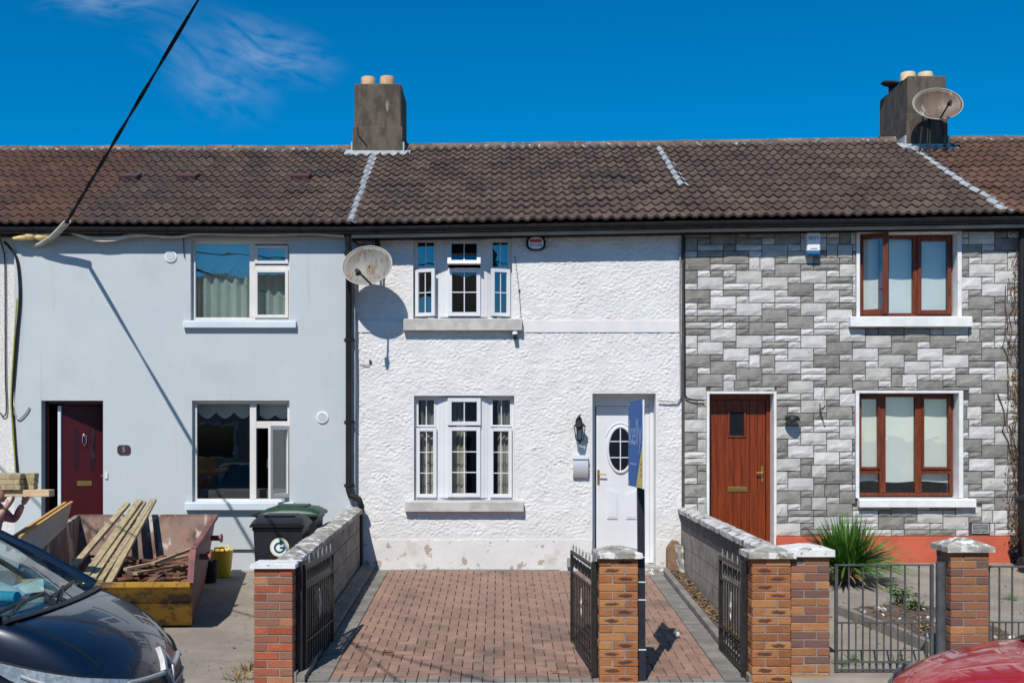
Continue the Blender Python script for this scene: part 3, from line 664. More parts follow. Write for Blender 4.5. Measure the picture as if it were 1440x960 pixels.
# ---------- white roughcast house
h2 = thing('terraced_house', 'white roughcast house with georgian-barred windows and white oval-glass door', 'house', (.25, 0, 0), group='terraced houses')
hu2 = (PX(581), PX(720), PZ(448), PZ(333)); hl2 = (PX(582), PX(723), PZ(703), PZ(556)); hd2 = (PX(833), PX(922), .02, PZ(553))
def rough(x_, z_):
    if z_ < .43: k = .12+.3*max(0, noise.noise(V((x_*3, z_*3, 2))))
    else: k = min(1, .12+(z_-.43)*14)
    if 3.32 < z_ < 3.50: k *= .1
    for h in (hu2, hl2, hd2):
        dd = max(h[0]-x_, x_-h[1], h[2]-z_, z_-h[3])
        k *= min(1, max(0, dd/.05)) if dd > 0 else 0
    n1 = noise.noise(V((x_*23+z_*7, z_*37-x_*7, 0))); n2 = abs(noise.noise(V((x_*38+4, z_*52, 5)))); n3 = noise.noise(V((x_*4, z_*5, 9)))
    n4 = noise.noise(V((x_*10, z_*13, 7)))
    return k*((.0090*n1+.0112*n2)*(1+.9*n3)+.004*n4)
wall_mesh(X12+.001, X23-.001, -.05, 4.70, 0, [hu2, hl2, hd2], .30, m['rough'], h2, cell=.0125, disp=rough, reveal=m['smoothwhite'], smooth=True)
b = MB(); b.box(X12+.02, PX(568)-.003, -.016, .02, 3.325, 3.495, .004); b.build('string_course', m['smoothwhite'], h2)
b = MB(); b.box(PX(734)+.003, X23-.03, -.016, .02, 3.325, 3.495, .004); b.build('string_course', m['smoothwhite'], h2)
for (a_, c_) in ((X12+.03, hd2[0]-.002), (hd2[1]+.002, X23-.04)):
    n = max(2, int((c_-a_)/.05)); top = [(a_+(c_-a_)*i/n, .415+.02*noise.noise(V((i*.33, a_, 1)))) for i in range(n+1)]
    b = MB(); b.prism([(a_, -.04)]+top+[(c_, -.04)], -.012, .01); b.build('plinth', m['plinthwhite'], h2)
rf2 = roof(h2, X12, X23); eaves(h2, X12, X23); flashing(rf2, -2.02, -2.12, 0, 13)
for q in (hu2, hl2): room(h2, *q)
def bow_window(hole, top_split, op):
    """three lights between wide facets, the middle one standing forward"""
    x0, x1, z0, z1 = hole; y = .10
    win = window(h2, x0, x1, z0, z1, y, .03, m['upvc'], .06)
    c0, c1 = PX(630), PX(675.5); l1, r0 = PX(612.5), PX(690)
    for (a_, ya, c_, yc) in ((l1, y+.01, c0, y-.045), (c1, y-.045, r0, y+.01)):
        b = MB(); b.prism([(a_, ya), (c_, yc), (c_, yc+.05), (a_, ya+.05)], z0+.031, z1-.031, 'z'); b.build('facet', m['upvc'], win)
        b = MB()                                  # reeding on the facet
        for t in (.3, .62): xx = a_+(c_-a_)*t; yy = ya+(yc-ya)*t; b.box(xx-.004, xx+.004, yy-.006, yy+.01, z0+.05, z1-.05)
        b.build('bead', m['upvc'], win)
    ts = top_split
    for (a_, c_, side) in ((x0+.03, l1, -1), (r0, x1-.03, 1)):
        b = MB(); b.frame(a_, c_, ts, z1-.03, y-.002, y+.055, .028); b.build('light', m['upvc'], win)
        pane(win, a_+.02, c_-.02, ts+.02, z1-.05, y+.03, m['glassdark'])
        b = MB(); mx = (a_+c_)/2; b.box(mx-.006, mx+.006, y+.022, y+.029, ts+.03, z1-.06); b.build('glazing_bar', m['upvc'], win)
        # casement
        if op: Mc = Matrix.Translation(((a_ if side < 0 else c_), y-.02, 0)) @ Matrix.Rotation(R(-19)*(-side if side > 0 else 1), 4, 'Z')
        else: Mc = Matrix.Translation(((a_ if side < 0 else c_), y-.02, 0))
        w_ = c_-a_+.012; u0, u1 = (0, w_) if side < 0 else (-w_, 0)
        b = MB(); b.M = Mc; b.frame(u0, u1, z0+.035, ts-.012, -.025, .018, .05); b.build('casement', m['upvc'], win)
        pane(win, u0+.045, u1-.045, z0+.08, ts-.057, 0, m['glassdark'] if op else m['glass'], Mc)
        b = MB(); b.M = Mc; mx = (u0+u1)/2; b.box(mx-.006, mx+.006, -.008, -.001, z0+.085, ts-.062)
        nb = 2 if op else 3
        for k in range(1, nb): zz = z0+.085+(ts-.147-z0)*k/nb; b.box(u0+.05, mx-.007, -.008, -.001, zz-.006, zz+.006); b.box(mx+.007, u1-.05, -.008, -.001, zz-.006, zz+.006)
        b.build('glazing_bar', m['upvc'], win)
    yf = y-.06
    b = MB(); b.frame(c0, c1, z0+.04, ts+.0, yf-.012, yf+.05, .055); b.build('centre_light', m['upvc'], win)
    pane(win, c0+.05, c1-.05, z0+.09, ts-.05, yf+.02)
    b = MB(); mx = (c0+c1)/2; b.box(mx-.007, mx+.007, yf+.008, yf+.018, z0+.1, ts-.06); nb = 2 if op else 3
    for k in range(1, nb): zz = z0+.1+(ts-.16-z0)*k/nb; b.box(c0+.056, mx-.008, yf+.008, yf+.018, zz-.007, zz+.007); b.box(mx+.008, c1-.056, yf+.008, yf+.018, zz-.007, zz+.007)
    b.build('glazing_bar', m['upvc'], win)
    zt = z1-.035; hgt = zt-(ts+.02)
    Mv = Matrix.Translation((0, yf+.0, zt)) @ Matrix.Rotation(R(-17 if op else 0), 4, 'X')
    b = MB(); b.M = Mv; b.frame(c0-.005, c1+.005, -hgt, 0, -.03, .015, .055); b.build('top_vent', m['upvc'], win)
    pane(win, c0+.05, c1-.05, -hgt+.05, -.05, -.005, m['glassdark'], Mv)
    b = MB(); b.M = Mv; b.box(mx-.007, mx+.007, -.016, -.006, -hgt+.056, -.056); b.build('glazing_bar', m['upvc'], win)
    b = MB(); b.box(c0+.03, c1-.03, yf+.02, yf+.05, z1-.06, z1-.03); b.build('head', m['upvc'], win)
    return win
wu = bow_window(hu2, PZ(376.5), True); wl = bow_window(hl2, PZ(600), False)
sill(h2, PX(568), PX(734), PZ(465), PZ(449), -.11, .10, m['sillgrey'], wu); sill(h2, PX(570), PX(736), PZ(718), PZ(704), -.11, .10, m['sillgrey'], wl)
for (a_, c_, k_) in ((585, 612, 0), (632, 655, 1), (700, 720, 2)):
    wavy('curtain', PX(a_), PX(c_), hl2[2], hl2[3]-.04, .22, .025, 3, m['drape'], 'beige drape behind the lower window of the white roughcast house', 'curtain', group='drapes behind the barred window', ph=k_)
# door
dy = .235; X0, X1 = hd2[0], hd2[1]
b = MB(); b.frame(X0, X1, .06, hd2[3], dy-.01, dy+.07, .055); b.box(X0+.056, X1-.056, dy+.0, dy+.07, hd2[3]-.17, hd2[3]-.056, .003); door2 = b.build('door', m['upvc'], h2)
tp = hd2[3]-.175; dl, dr = X0+.075, X1-.12
b = MB(); b.box(X1-.118, X1-.056, dy+.005, dy+.06, .1, tp, .004); b.build('side_post', m['upvc'], door2)
b = MB(); b.box(dl, dr, dy+.022, dy+.06, .10, tp, .003); leaf = b.build('leaf', m['upvc'], door2)
oc = V((PX(875), 0, PZ(632))); rx_, rz_ = .19, .335
def oval_ring(r0x, r0z, r1x, r1z, ya, yb, n=40, a0=0, a1=2*math.pi):
    b = MB(); full_ = a1-a0 > 6.2; vs = []; k_ = n if full_ else n+1
    for i in range(k_):
        a = a0+(a1-a0)*i/n; ca, sa = math.cos(a), math.sin(a)
        vs += [(oc.x+r0x*ca, yb, oc.z+r0z*sa), (oc.x+r1x*ca, yb, oc.z+r1z*sa), (oc.x+(r0x*.3+r1x*.7)*ca, ya, oc.z+(r0z*.3+r1z*.7)*sa), (oc.x+(r0x*.7+r1x*.3)*ca, ya, oc.z+(r0z*.7+r1z*.3)*sa)]
    fs = []
    for i in range(n if full_ else n): 
        p = 4*i; q = 4*((i+1) % k_); fs += [(p, q, q+3, p+3), (p+3, q+3, q+2, p+2), (p+2, q+2, q+1, p+1)]
    return b.add(vs, fs)
oval_ring(rx_-.035, rz_-.035, rx_+.012, rz_+.012, dy-.008, dy+.0225).build('oval_rim', m['upvc'], door2, smooth=True)
oval_ring(rx_+.035, rz_+.03, rx_+.06, rz_+.055, dy+.010, dy+.0225, 20, R(35), R(150)).build('arch_moulding', m['upvc'], door2, smooth=True)
b = MB(); b.prism([(oc.x+(rx_-.03)*math.cos(2*math.pi*i/36), oc.z+(rz_-.03)*math.sin(2*math.pi*i/36)) for i in range(36)], dy+.014, dy+.0215)
mdk = mk('dark_oval_glass', (.012, .014, .018), None, rough=.06, spec=.6); b.build('oval_pane', mdk, door2)
b = MB(); b.box(oc.x-.007, oc.x+.007, dy+.006, dy+.0135, oc.z-rz_+.03, oc.z+rz_-.03)
for dz_ in (-.115, .115):
    hw = (rx_-.032)*math.sqrt(1-(dz_/(rz_-.03))**2); b.box(oc.x-hw, oc.x-.008, dy+.006, dy+.0135, oc.z+dz_-.007, oc.z+dz_+.007); b.box(oc.x+.008, oc.x+hw, dy+.006, dy+.0135, oc.z+dz_-.007, oc.z+dz_+.007)
b.build('glazing_bar', m['upvc'], door2)
for (a_, c_, s_) in ((PX(856), PX(871), 1), (PX(883), PX(898), -1)):
    b = MB(); za, zb = PZ(731), PZ(688 if s_ > 0 else 690); out = [(a_, za), (c_, za), (c_, zb-(.0 if s_ < 0 else .05)), (a_, zb-(.05 if s_ < 0 else 0))]
    b.prism(out, dy+.008, dy+.0225); inn = [(a_+.022, za+.022), (c_-.022, za+.022), (c_-.022, out[2][1]-.02), (a_+.022, out[3][1]-.02)]; b.prism(inn, dy+.002, dy+.0085); b.build('raised_panel', m['upvc'], door2)
b = MB(); b.box(dl+.015, dl+.05, dy+.008, dy+.0225, PZ(682), PZ(661), .004); b.tube([(dl+.032, dy+.01, PZ(667)), (dl+.032, dy-.04, PZ(667)), (dl+.14, dy-.04, PZ(667.5))], .010, 8); b.build('handle', m['brass'], door2, smooth=True)
b = MB(); b.box(X0+.06, X1-.058, dy-.02, dy+.06, .055, .099, .006); b.build('threshold', m['upvc'], door2)
b = MB(); b.box(X0-.05, X1+.06, -.42, -.005, -.10, .052, .012); b.box(X0+.001, X1-.001, -.004, .29, -.10, .05); b.build('doorstep', m['coping'], h2)
# grey return beside the downpipe
b = MB(); b.box(X12-.0, X12+.035, -.125, -.03, .85, 4.60, .004); b.build('corner_bead', m['wellgrey'], h2)
# black downpipe: straight run, offset over the garden wall, down to the drive
b = MB(); px_ = PX(490.5, -.2)
b.tube([(px_, -.27, ez(-2.1)-.1), (px_, -.27, 4.55), (px_, -.2, 4.42), (px_, -.2, PZ(689, -.2)), (px_+.02, -.21, PZ(696, -.2)), (PX(505, -.24), -.24, PZ(702, -.24)), (PX(508, -.24), -.22, PZ(712, -.24)), (PX(507.5), -.10, PZ(722)), (PX(507.5), -.09, .03)], .044, 12)
dp = b.build('downpipe', m['black'], h2, smooth=True)
for zz in (4.42, PZ(477, -.2), PZ(593, -.2), PZ(682, -.2)):
    b = MB(); b.lathe([(.05, -.02), (.053, -.02), (.053, .02), (.05, .02)], (px_, -.2, zz), 14); b.box(px_-.075, px_+.075, -.15, -.135, zz-.012, zz+.012); b.build('pipe_clip', m['black'], dp)

# ---------- stone clad house
h3 = thing('terraced_house', 'terraced house clad in grey and white stone with brown windows and door', 'house', (5, 0, 0), group='terraced houses')
Y3 = -.012
hu3 = (PX(1205), PX(1349), PZ(445), PZ(326)); hl3 = (PX(1204), PX(1351), PZ(700), PZ(551)); hd3 = (PX(995), PX(1089), .10, PZ(552))
wall_mesh(X23+.001, X34, .0, 4.78, Y3, [hu3, hl3, hd3], .30, m['stonegap'], h3, reveal=m['sillwhite'])
rf3 = roof(h3, X23, X34-.3); eaves(h3, X23, X34); flashing(rf3, 7.0, 6.86, 0, 13); flashing(rf3, 2.80, 2.72, 5, 13)
for q in (hu3, hl3): room(h3, *q)
PLZ = PZ(753)
b = MB(); b.box(hd3[1]+.01, PX(1418), -.065, Y3+.01, .05, PLZ-.004, .004); b.build('plinth', m['orange'], h3)
# cladding stones on a 0.18 x 0.09 module: rock faced blocks, 300 of them single, the small rest joined
UW, UH = .178, .0905; sx0, sx1, sz0, sz1 = X23+.035, PX(1434), PLZ, 4.74
ci = int((sx1-sx0)/UW); cj = int((sz1-sz0)/UH); UW = (sx1-sx0)/ci; UH = (sz1-sz0)/cj
def blocked(i, j, w_, h_):
    a_, c_, d_, e_ = sx0+i*UW, sx0+(i+w_)*UW, sz0+j*UH, sz0+(j+h_)*UH
    return any(a_ < q[1]+.012 and c_ > q[0]-.012 and d_ < q[3]+.012 and e_ > q[2]-.012 for q in holes3)
holes3 = [(hu3[0]-.02, hu3[1]+.02, hu3[2]-.13, hu3[3]+.03), (hl3[0]-.02, hl3[1]+.02, hl3[2]-.12, hl3[3]+.02), (hd3[0]-.02, hd3[1]+.02, -1, hd3[3]+.02), (PX(1365), PX(1391), PZ(750), PZ(735))]
def cut_rect(a_, c_, d_, e_):
    """largest piece of a stone left beside the openings"""
    for q in holes3:
        if a_ < q[1] and c_ > q[0] and d_ < q[3] and e_ > q[2]:
            opts = [(a_, min(c_, q[0]), d_, e_), (max(a_, q[1]), c_, d_, e_), (a_, c_, d_, min(e_, q[2])), (a_, c_, max(d_, q[3]), e_)]
            a_, c_, d_, e_ = max(opts, key=lambda o_: max(0, o_[1]-o_[0])*max(0, o_[3]-o_[2]))
            if c_-a_ < .03 or e_-d_ < .02: return None
    return a_, c_, d_, e_
stones = []; rs = random.Random(5)
def put(a_, c_, d_, e_):
    a_, c_, d_, e_ = max(a_, 0), min(c_, ci), max(d_, 0), min(e_, cj)
    if c_-a_ < .2 or e_-d_ < .2: return
    q = cut_rect(sx0+a_*UW, sx0+c_*UW, sz0+d_*UH, sz0+e_*UH)
    if q: stones.append(((q[1]-q[0])*(q[3]-q[2]), q))
for p_ in range(-60, 61):                            # two-by-two blocks and one-by-one infills stepping down the wall
    for r_ in range(-60, 61):
        i, j = 2*p_-r_, -p_-2*r_+1
        if not (-3 < i < ci+1 and -3 < j < cj+1): continue
        t_ = rs.random()
        if t_ < .14: k_ = 1; put(i, i+2, j, j+1); put(i, i+2, j+1, j+2)
        elif t_ < .20: put(i, i+.85, j, j+2); put(i+.85, i+2, j, j+2)
        elif t_ < .25: put(i, i+2, j+1, j+2); put(i, i+1, j, j+1); put(i+1, i+2, j, j+1)
        else: put(i, i+2, j, j+2)
        put(i+2, i+3, j+1, j+2)
def stone_bm(b, lx, lz, seed):
    nx, nz_ = (5, 4) if lz > .12 else ((5, 3) if lx > .25 else (4, 3)); g = .0058; vs = []; fs = []
    for j in range(nz_):
        for i in range(nx):
            u, v_ = i/(nx-1), j/(nz_-1); e = (i in (0, nx-1)) or (j in (0, nz_-1))
            y = -.012 if e else -(.019+.010*noise.noise(V((seed*3.7+i*1.3, j*1.7, seed))))
            if j == 1 and not e: y -= .005
            xx = -lx/2+g+(lx-2*g)*u+(0 if e else rs.uniform(-.012, .012)); zz = -lz/2+g+(lz-2*g)*v_+(rs.uniform(-.003, .003) if e else rs.uniform(-.008, .008))
            vs.append((xx, y, zz))
    n0 = len(vs)
    for j in range(nz_-1):
        for i in range(nx-1): fs.append((j*nx+i, j*nx+i+1, (j+1)*nx+i+1, (j+1)*nx+i))
    ring = [i for i in range(nx)]+[j*nx+nx-1 for j in range(1, nz_)]+[(nz_-1)*nx+i for i in range(nx-2, -1, -1)]+[j*nx for j in range(nz_-2, 0, -1)]
    for q in ring: vs.append((vs[q][0], .004, vs[q][2]))
    for k in range(len(ring)): k2 = (k+1) % len(ring); fs.append((ring[k2], ring[k], n0+k, n0+k2))
    b.add(vs, fs)
stones.sort(key=lambda s_: -s_[0]); cache = {}; restm = {}
for k, (ar, q) in enumerate(stones):
    lx, lz = q[1]-q[0], q[3]-q[2]; c_ = ((q[0]+q[1])/2, Y3-.001, (q[2]+q[3])/2)
    t_ = rs.random(); mm = 'stone_white' if t_ < .42 else ('stone_pale' if t_ < .60 else 'stone_grey')
    if k < 300:
        key = (round(lx, 2), round(lz, 2), rs.randrange(6))
        if key not in cache: bb = MB(); stone_bm(bb, lx, lz, len(cache)); cache[key] = bb.mesh('stone', m['stone_white'], fix=False)
        o = inst('stone', cache[key], h3, c_, None, m[mm])
    else:
        bb = restm.setdefault(mm, MB()); bb.M = Matrix.Translation(c_); stone_bm(bb, lx, lz, k)
for mm, bb in restm.items(): o = bb.build('small_stones', m[mm], h3, fix=False); o['kind'] = 'stuff'
def brown_frame(house, q, y):
    return window(house, q[0]+.04, q[1]-.05, q[2]+.02, q[3]-.02, y, .045, m['brown'], .07)
def trim(q, win, name='surround'):
    b = MB(); b.box(q[0]-.018, q[0]+.03, -.046, .2, q[2], q[3]+.018, .003); b.box(q[1]-.04, q[1]+.018, -.046, .2, q[2], q[3]+.018, .003); b.box(q[0]+.031, q[1]-.041, -.045, .2, q[3]-.018, q[3]+.018, .003); return b.build(name, m['sillwhite'], win)
y = .15
win = brown_frame(h3, hu3, y); trim(hu3, win)
m1, m2 = PX(1245), PX(1293)
b = MB(); b.box(m1-.03, m1+.03, y-.005, y+.07, hu3[2]+.065, hu3[3]-.065, .004); b.box(m2-.035, m2+.035, y-.005, y+.07, hu3[2]+.065, hu3[3]-.065, .004); b.build('mullion', m['brown'], win)
pane(win, m1+.03, m2-.03, hu3[2]+.05, hu3[3]-.05, y+.03)
b = MB(); b.frame(m2+.02, hu3[1]-.06, hu3[2]+.05, hu3[3]-.05, y-.03, y+.03, .055); b.build('casement', m['brown'], win); pane(win, m2+.065, hu3[1]-.105, hu3[2]+.1, hu3[3]-.1, y)
Mo = Matrix.Translation((hu3[0]+.06, y-.02, 0)) @ Matrix.Rotation(R(-38), 4, 'Z'); lw_ = .43
b = MB(); b.M = Mo; b.frame(0, lw_, hu3[2]+.03, hu3[3]-.03, -.03, .02, .07); b.build('open_casement', m['brown'], win); pane(win, .06, lw_-.06, hu3[2]+.09, hu3[3]-.09, -.005, None, Mo)
sill(h3, PX(1192), PX(1362), PZ(460), PZ(446), -.13, .12, m['sillwhite'], win)
win = brown_frame(h3, hl3, y); trim(hl3, win)
m1, m2 = PX(1246), PX(1297); zt = PZ(663)
b = MB()
for mm_ in (m1, m2): b.box(mm_-.045, mm_+.045, y-.008, y+.07, hl3[2]+.065, hl3[3]-.065, .004)
b.box(hl3[0]+.085, m1-.045, y-.006, y+.07, zt-.035, zt+.035, .004); b.box(m2+.045, hl3[1]-.095, y-.006, y+.07, zt-.035, zt+.035, .004); b.build('mullion', m['brown'], win)
pane(win, m1+.04, m2-.04, hl3[2]+.06, hl3[3]-.06, y+.03)
for (a_, c_) in ((hl3[0]+.08, m1-.04), (m2+.04, hl3[1]-.09)):
    b = MB(); b.frame(a_, c_, zt+.03, hl3[3]-.06, y-.03, y+.02, .035); b.build('casement', m['brown'], win)
    pane(win, a_+.03, c_-.03, zt+.06, hl3[3]-.09, y+.01); pane(win, a_, c_, hl3[2]+.06, zt-.03, y+.03)
sill(h3, PX(1205), PX(1368), PZ(712), PZ(701), -.12, .12, m['sillwhite'], win)
for (a_, c_, d_, e_, lb) in ((hu3[0]+.1, hu3[1]-.1, PZ(438), hu3[3]-.02, 'white roller blind drawn down behind the upper brown window'), (hl3[0]+.09, hl3[1]-.09, PZ(678), hl3[3]-.02, 'white roller blind stopping short in the lower brown window')):
    b = MB(); n = 14; top = []
    vs = []
    for i in range(n+1):
        xx = a_+(c_-a_)*i/n; yy = y+.085+.008*math.sin(i*1.1); vs += [(xx, yy, d_+.012*math.sin(i*.8)), (xx, yy, e_), (xx, yy+.004, d_+.012*math.sin(i*.8)), (xx, yy+.004, e_)]
    fs = []
    for i in range(n): p = 4*i; q = p+4; fs += [(p, q, q+1, p+1), (p+2, p+3, q+3, q+2), (p, p+2, q+2, q), (p+1, q+1, q+3, p+3)]
    b.add(vs, fs); tag(b.build('roller_blind', m['blind'], smooth=True), lb, 'blind')
# door
dy = .19; X0, X1 = hd3[0], hd3[1]
b = MB(); b.box(X0-.02, X0+.018, -.05, .2, .11, hd3[3]+.018, .003); b.box(X1-.018, X1+.02, -.05, .2, .11, hd3[3]+.018, .003); b.box(X0+.019, X1-.019, -.049, .2, hd3[3]-.016, hd3[3]+.018, .003); b.build('door_surround', m['sillwhite'], h3)
b = MB(); b.box(X0+.02, X0+.055, dy-.02, dy+.07, .11, hd3[3]-.017, .003); b.box(X1-.075, X1-.02, dy-.02, dy+.07, .11, hd3[3]-.017, .003); b.box(X0+.056, X1-.076, dy-.02, dy+.07, hd3[3]-.09, hd3[3]-.018, .003); door3 = b.build('door', m['doorwood'], h3)
dl, dr, tp = X0+.058, X1-.078, hd3[3]-.092; n = 7
for i in range(n):
    a_ = dl+(dr-dl)*i/n; c_ = dl+(dr-dl)*(i+1)/n
    b = MB(); b.box(a_+.0015, c_-.0015, dy+.01, dy+.055, .16, tp, .004); b.build('board', m['doorwood'], door3)
b = MB(); b.frame(PX(1027), PX(1053), PZ(615), PZ(576), dy-.008, dy+.0105, .028); b.build('vision_frame', m['brown'], door3)
b = MB(); b.box(PX(1030), PX(1050), dy+.003, dy+.0095, PZ(612), PZ(579)); b.build('vision_pane', mdk, door3)
b = MB(); b.box(PX(1027), PX(1055), dy-.004, dy+.0095, PZ(692), PZ(685), .003); b.box(PX(1029), PX(1053), dy-.012, dy-.0045, PZ(689.5), PZ(685.6), .003); b.build('letter_plate', m['brass'], door3)
b = MB(); b.box(PX(1074.5), PX(1078), dy-.004, dy+.0095, PZ(679), PZ(656), .004); b.tube([(PX(1076), dy, PZ(665)), (PX(1076), dy-.045, PZ(665)), (PX(1067), dy-.045, PZ(665))], .010, 8); b.build('handle', m['brass'], door3, smooth=True)
b = MB(); b.box(X0+.0, X1-.0, -.10, dy+.05, .0, .155, .01); b.build('doorstep', m['coping'], h3)
b = MB(); b.frame(PX(1366), PX(1390), PZ(749.5), PZ(735.5), -.03, -.008, .012)
for k in range(6): zz = PZ(749)+.022+k*.019; b.box(PX(1366)+.013, PX(1390)-.013, -.026, -.013, zz-.004, zz+.004)
b.build('air_vent', m['silver'], h3)
# next house on the right: only its roof edge, gutter and pipe show
h4 = thing('terraced_house', 'brown-roofed end house with pale gutter and black downpipe beyond the stone cladding', 'house', (9, 0, 0), group='terraced houses')
h4w = [(8.9, 10.3, 3.4, 4.55), (8.9, 10.3, .95, 2.35)]
wall_mesh(X34+.002, 12, -.0, 4.78, -.02, h4w, .25, m['smoothwhite'], h4)
for q in h4w:
    room(h4, *q); win = window(h4, q[0], q[1], q[2], q[3], .08, .05, m['upvc']); b = MB(); mx = q[0]+.8; b.box(mx-.03, mx+.03, .075, .13, q[2]+.05, q[3]-.05, .004); b.build('mullion', m['upvc'], win)
    pane(win, q[0]+.045, mx-.03, q[2]+.045, q[3]-.045, .11); pane(win, mx+.03, q[1]-.045, q[2]+.045, q[3]-.045, .11); sill(h4, q[0]-.1, q[1]+.1, q[2]-.09, q[2], -.1, .08, m['sillwhite'], win)
rf4 = roof(h4, X34-.3, 12, red_to=99); eaves(h4, X34+.01, 12, gmat=m['galv'])
b = MB(); b.tube([(PX(1437, -.14), -.14, 4.75), (PX(1437, -.14), -.14, .1)], .045, 12); b.build('downpipe', m['black'], h4, smooth=True)

# ---------- chimneys
def chimney(house, x0, x1, y0, y1, z0, z1, pots, base_z):
    b = MB(); b.box(x0+.022, x1-.022, y0+.022, y1-.022, z0, z1, .018); b.box(x0, x1, y0, y1, z0, base_z, .012)
    c_ = b.build('chimney', m['chimney'], house)
    for (px_, py_, r_, h_, mat) in pots:
        b = MB(); b.lathe([(r_*1.02, 0), (r_, h_*.3), (r_*.97, h_*.93), (r_*.93, h_), (r_*.8, h_), (r_*.78, h_*.3)], (px_, py_, z1-.01), 18); b.build('chimney_pot', mat, c_, smooth=True)
    return c_
def apron(rf, x0, x1, yf, zf):
    v = V((0, RY-EY, rz(x0)-ez(x0))).normalized(); nn = V((0, -v.z, v.y))
    b = MB(); n = 12; rows = []
    for t, k in ((-.10, .0), (.06, 1), (.22, 2)):
        rows.append([V((x0-.13+(x1-x0+.26)*i/n, yf, zf))+v*(t-.05)+nn*(.05+.018*math.sin(i*2.6)*(k < 1))+V((0, 0, .0)) for i in range(n+1)])
    vs = [p for r_ in rows for p in r_]; fs = [(j*(n+1)+i, j*(n+1)+i+1, (j+1)*(n+1)+i+1, (j+1)*(n+1)+i) for j in range(2) for i in range(n)]
    b.add(vs, fs); b.add([p-nn*.03 for p in rows[0]]+rows[0], [(i, i+1, n+2+i, n+1+i) for i in range(n)])
    b.box(x0-.025, x1+.025, yf-.025, yf-.002, zf-.06, zf+.07, .004); b.box(x0-.03, x0-.003, yf, yf+.5, zf-.05, zf+.22, .004); b.box(x1+.003, x1+.03, yf, yf+.5, zf-.05, zf+.22, .004)
    b.build('lead_apron', m['silver'], rf, fix=False)
def roof_z(x_, Y_): return ez(x_)+(rz(x_)-.055-ez(x_))*(Y_-EY)/(RY-.1-EY)
cy0 = 3.12; xa, xb = PX(496, cy0), PX(566, cy0)
chimney(h2, xa, xb, cy0, cy0+1.15, 6.2, PZ(117, cy0), [(PX(518, cy0+.3), cy0+.3, .125, .19, m['pot']), (PX(544.5, cy0+.3), cy0+.3, .125, .20, m['pot'])], PZ(178, cy0))
apron(rf2, xa, xb, cy0, roof_z(xa, cy0)+.02)
b = MB(); b.tube([(xa+.08, cy0-.01, PZ(178, cy0)), (xa+.09, cy0-.015, PZ(190, cy0)), (xa+.24, cy0-.02, PZ(205, cy0))], .007, 5); tag(b.build('loose_wire', m['black']), 'thin black wire hanging down the left chimney face', 'wire')
cy1 = 3.0; xa, xb = PX(1275, cy1), PX(1333, cy1)
chimney(h3, xa, xb, cy1, cy1+1.45, 6.25, PZ(106, cy1), [(PX(1275, cy1+.3)+.02, cy1+.3, .125, .14, m['potcream']), (PX(1301, cy1+.3), cy1+.3, .125, .14, m['potcream'])], PZ(160, cy1))
b = MB(); cp = V((xa+.16, cy1+1.05, PZ(106, cy1)-.01)); b.lathe([(.10, 0), (.10, .13), (.11, .14)], cp, 14); b.lathe([(.24, 0), (.22, .035), (.05, .07)], cp+V((0, 0, .16)), 16, Euler((R(8), R(10), 0)).to_matrix()); tag(b.build('chimney_cowl', m['darkwood'], smooth=True), 'dark metal cowl on the chimney behind cream pots', 'chimney cowl')
apron(rf3, xa, xb, cy1, roof_z(xa, cy1)+.02)
# roof vents
for (px, py) in ((184, 254), (266, 254), (424, 254)):
    Yv = 1.78; xv = PX(px, Yv); zv = roof_z(xv, Yv)
    v = V((0, RY-EY, rz(xv)-ez(xv))).normalized(); nn = V((0, -v.z, v.y)); Mx = Matrix.Translation((xv, Yv, zv)) @ Matrix((V((1, 0, 0)), v, nn)).transposed().to_4x4()
    b = MB(); b.M = Mx; b.prism([(-.15, .02), (-.15, .10), (.17, .06), (.17, .02)], -.14, .14, 'x')
    mv = m.setdefault('ventred', mk('maroon_vent', (.10, .04, .04), (.08, .03, .03), 6, .6)); b.build('roof_vent', mv, rf1)

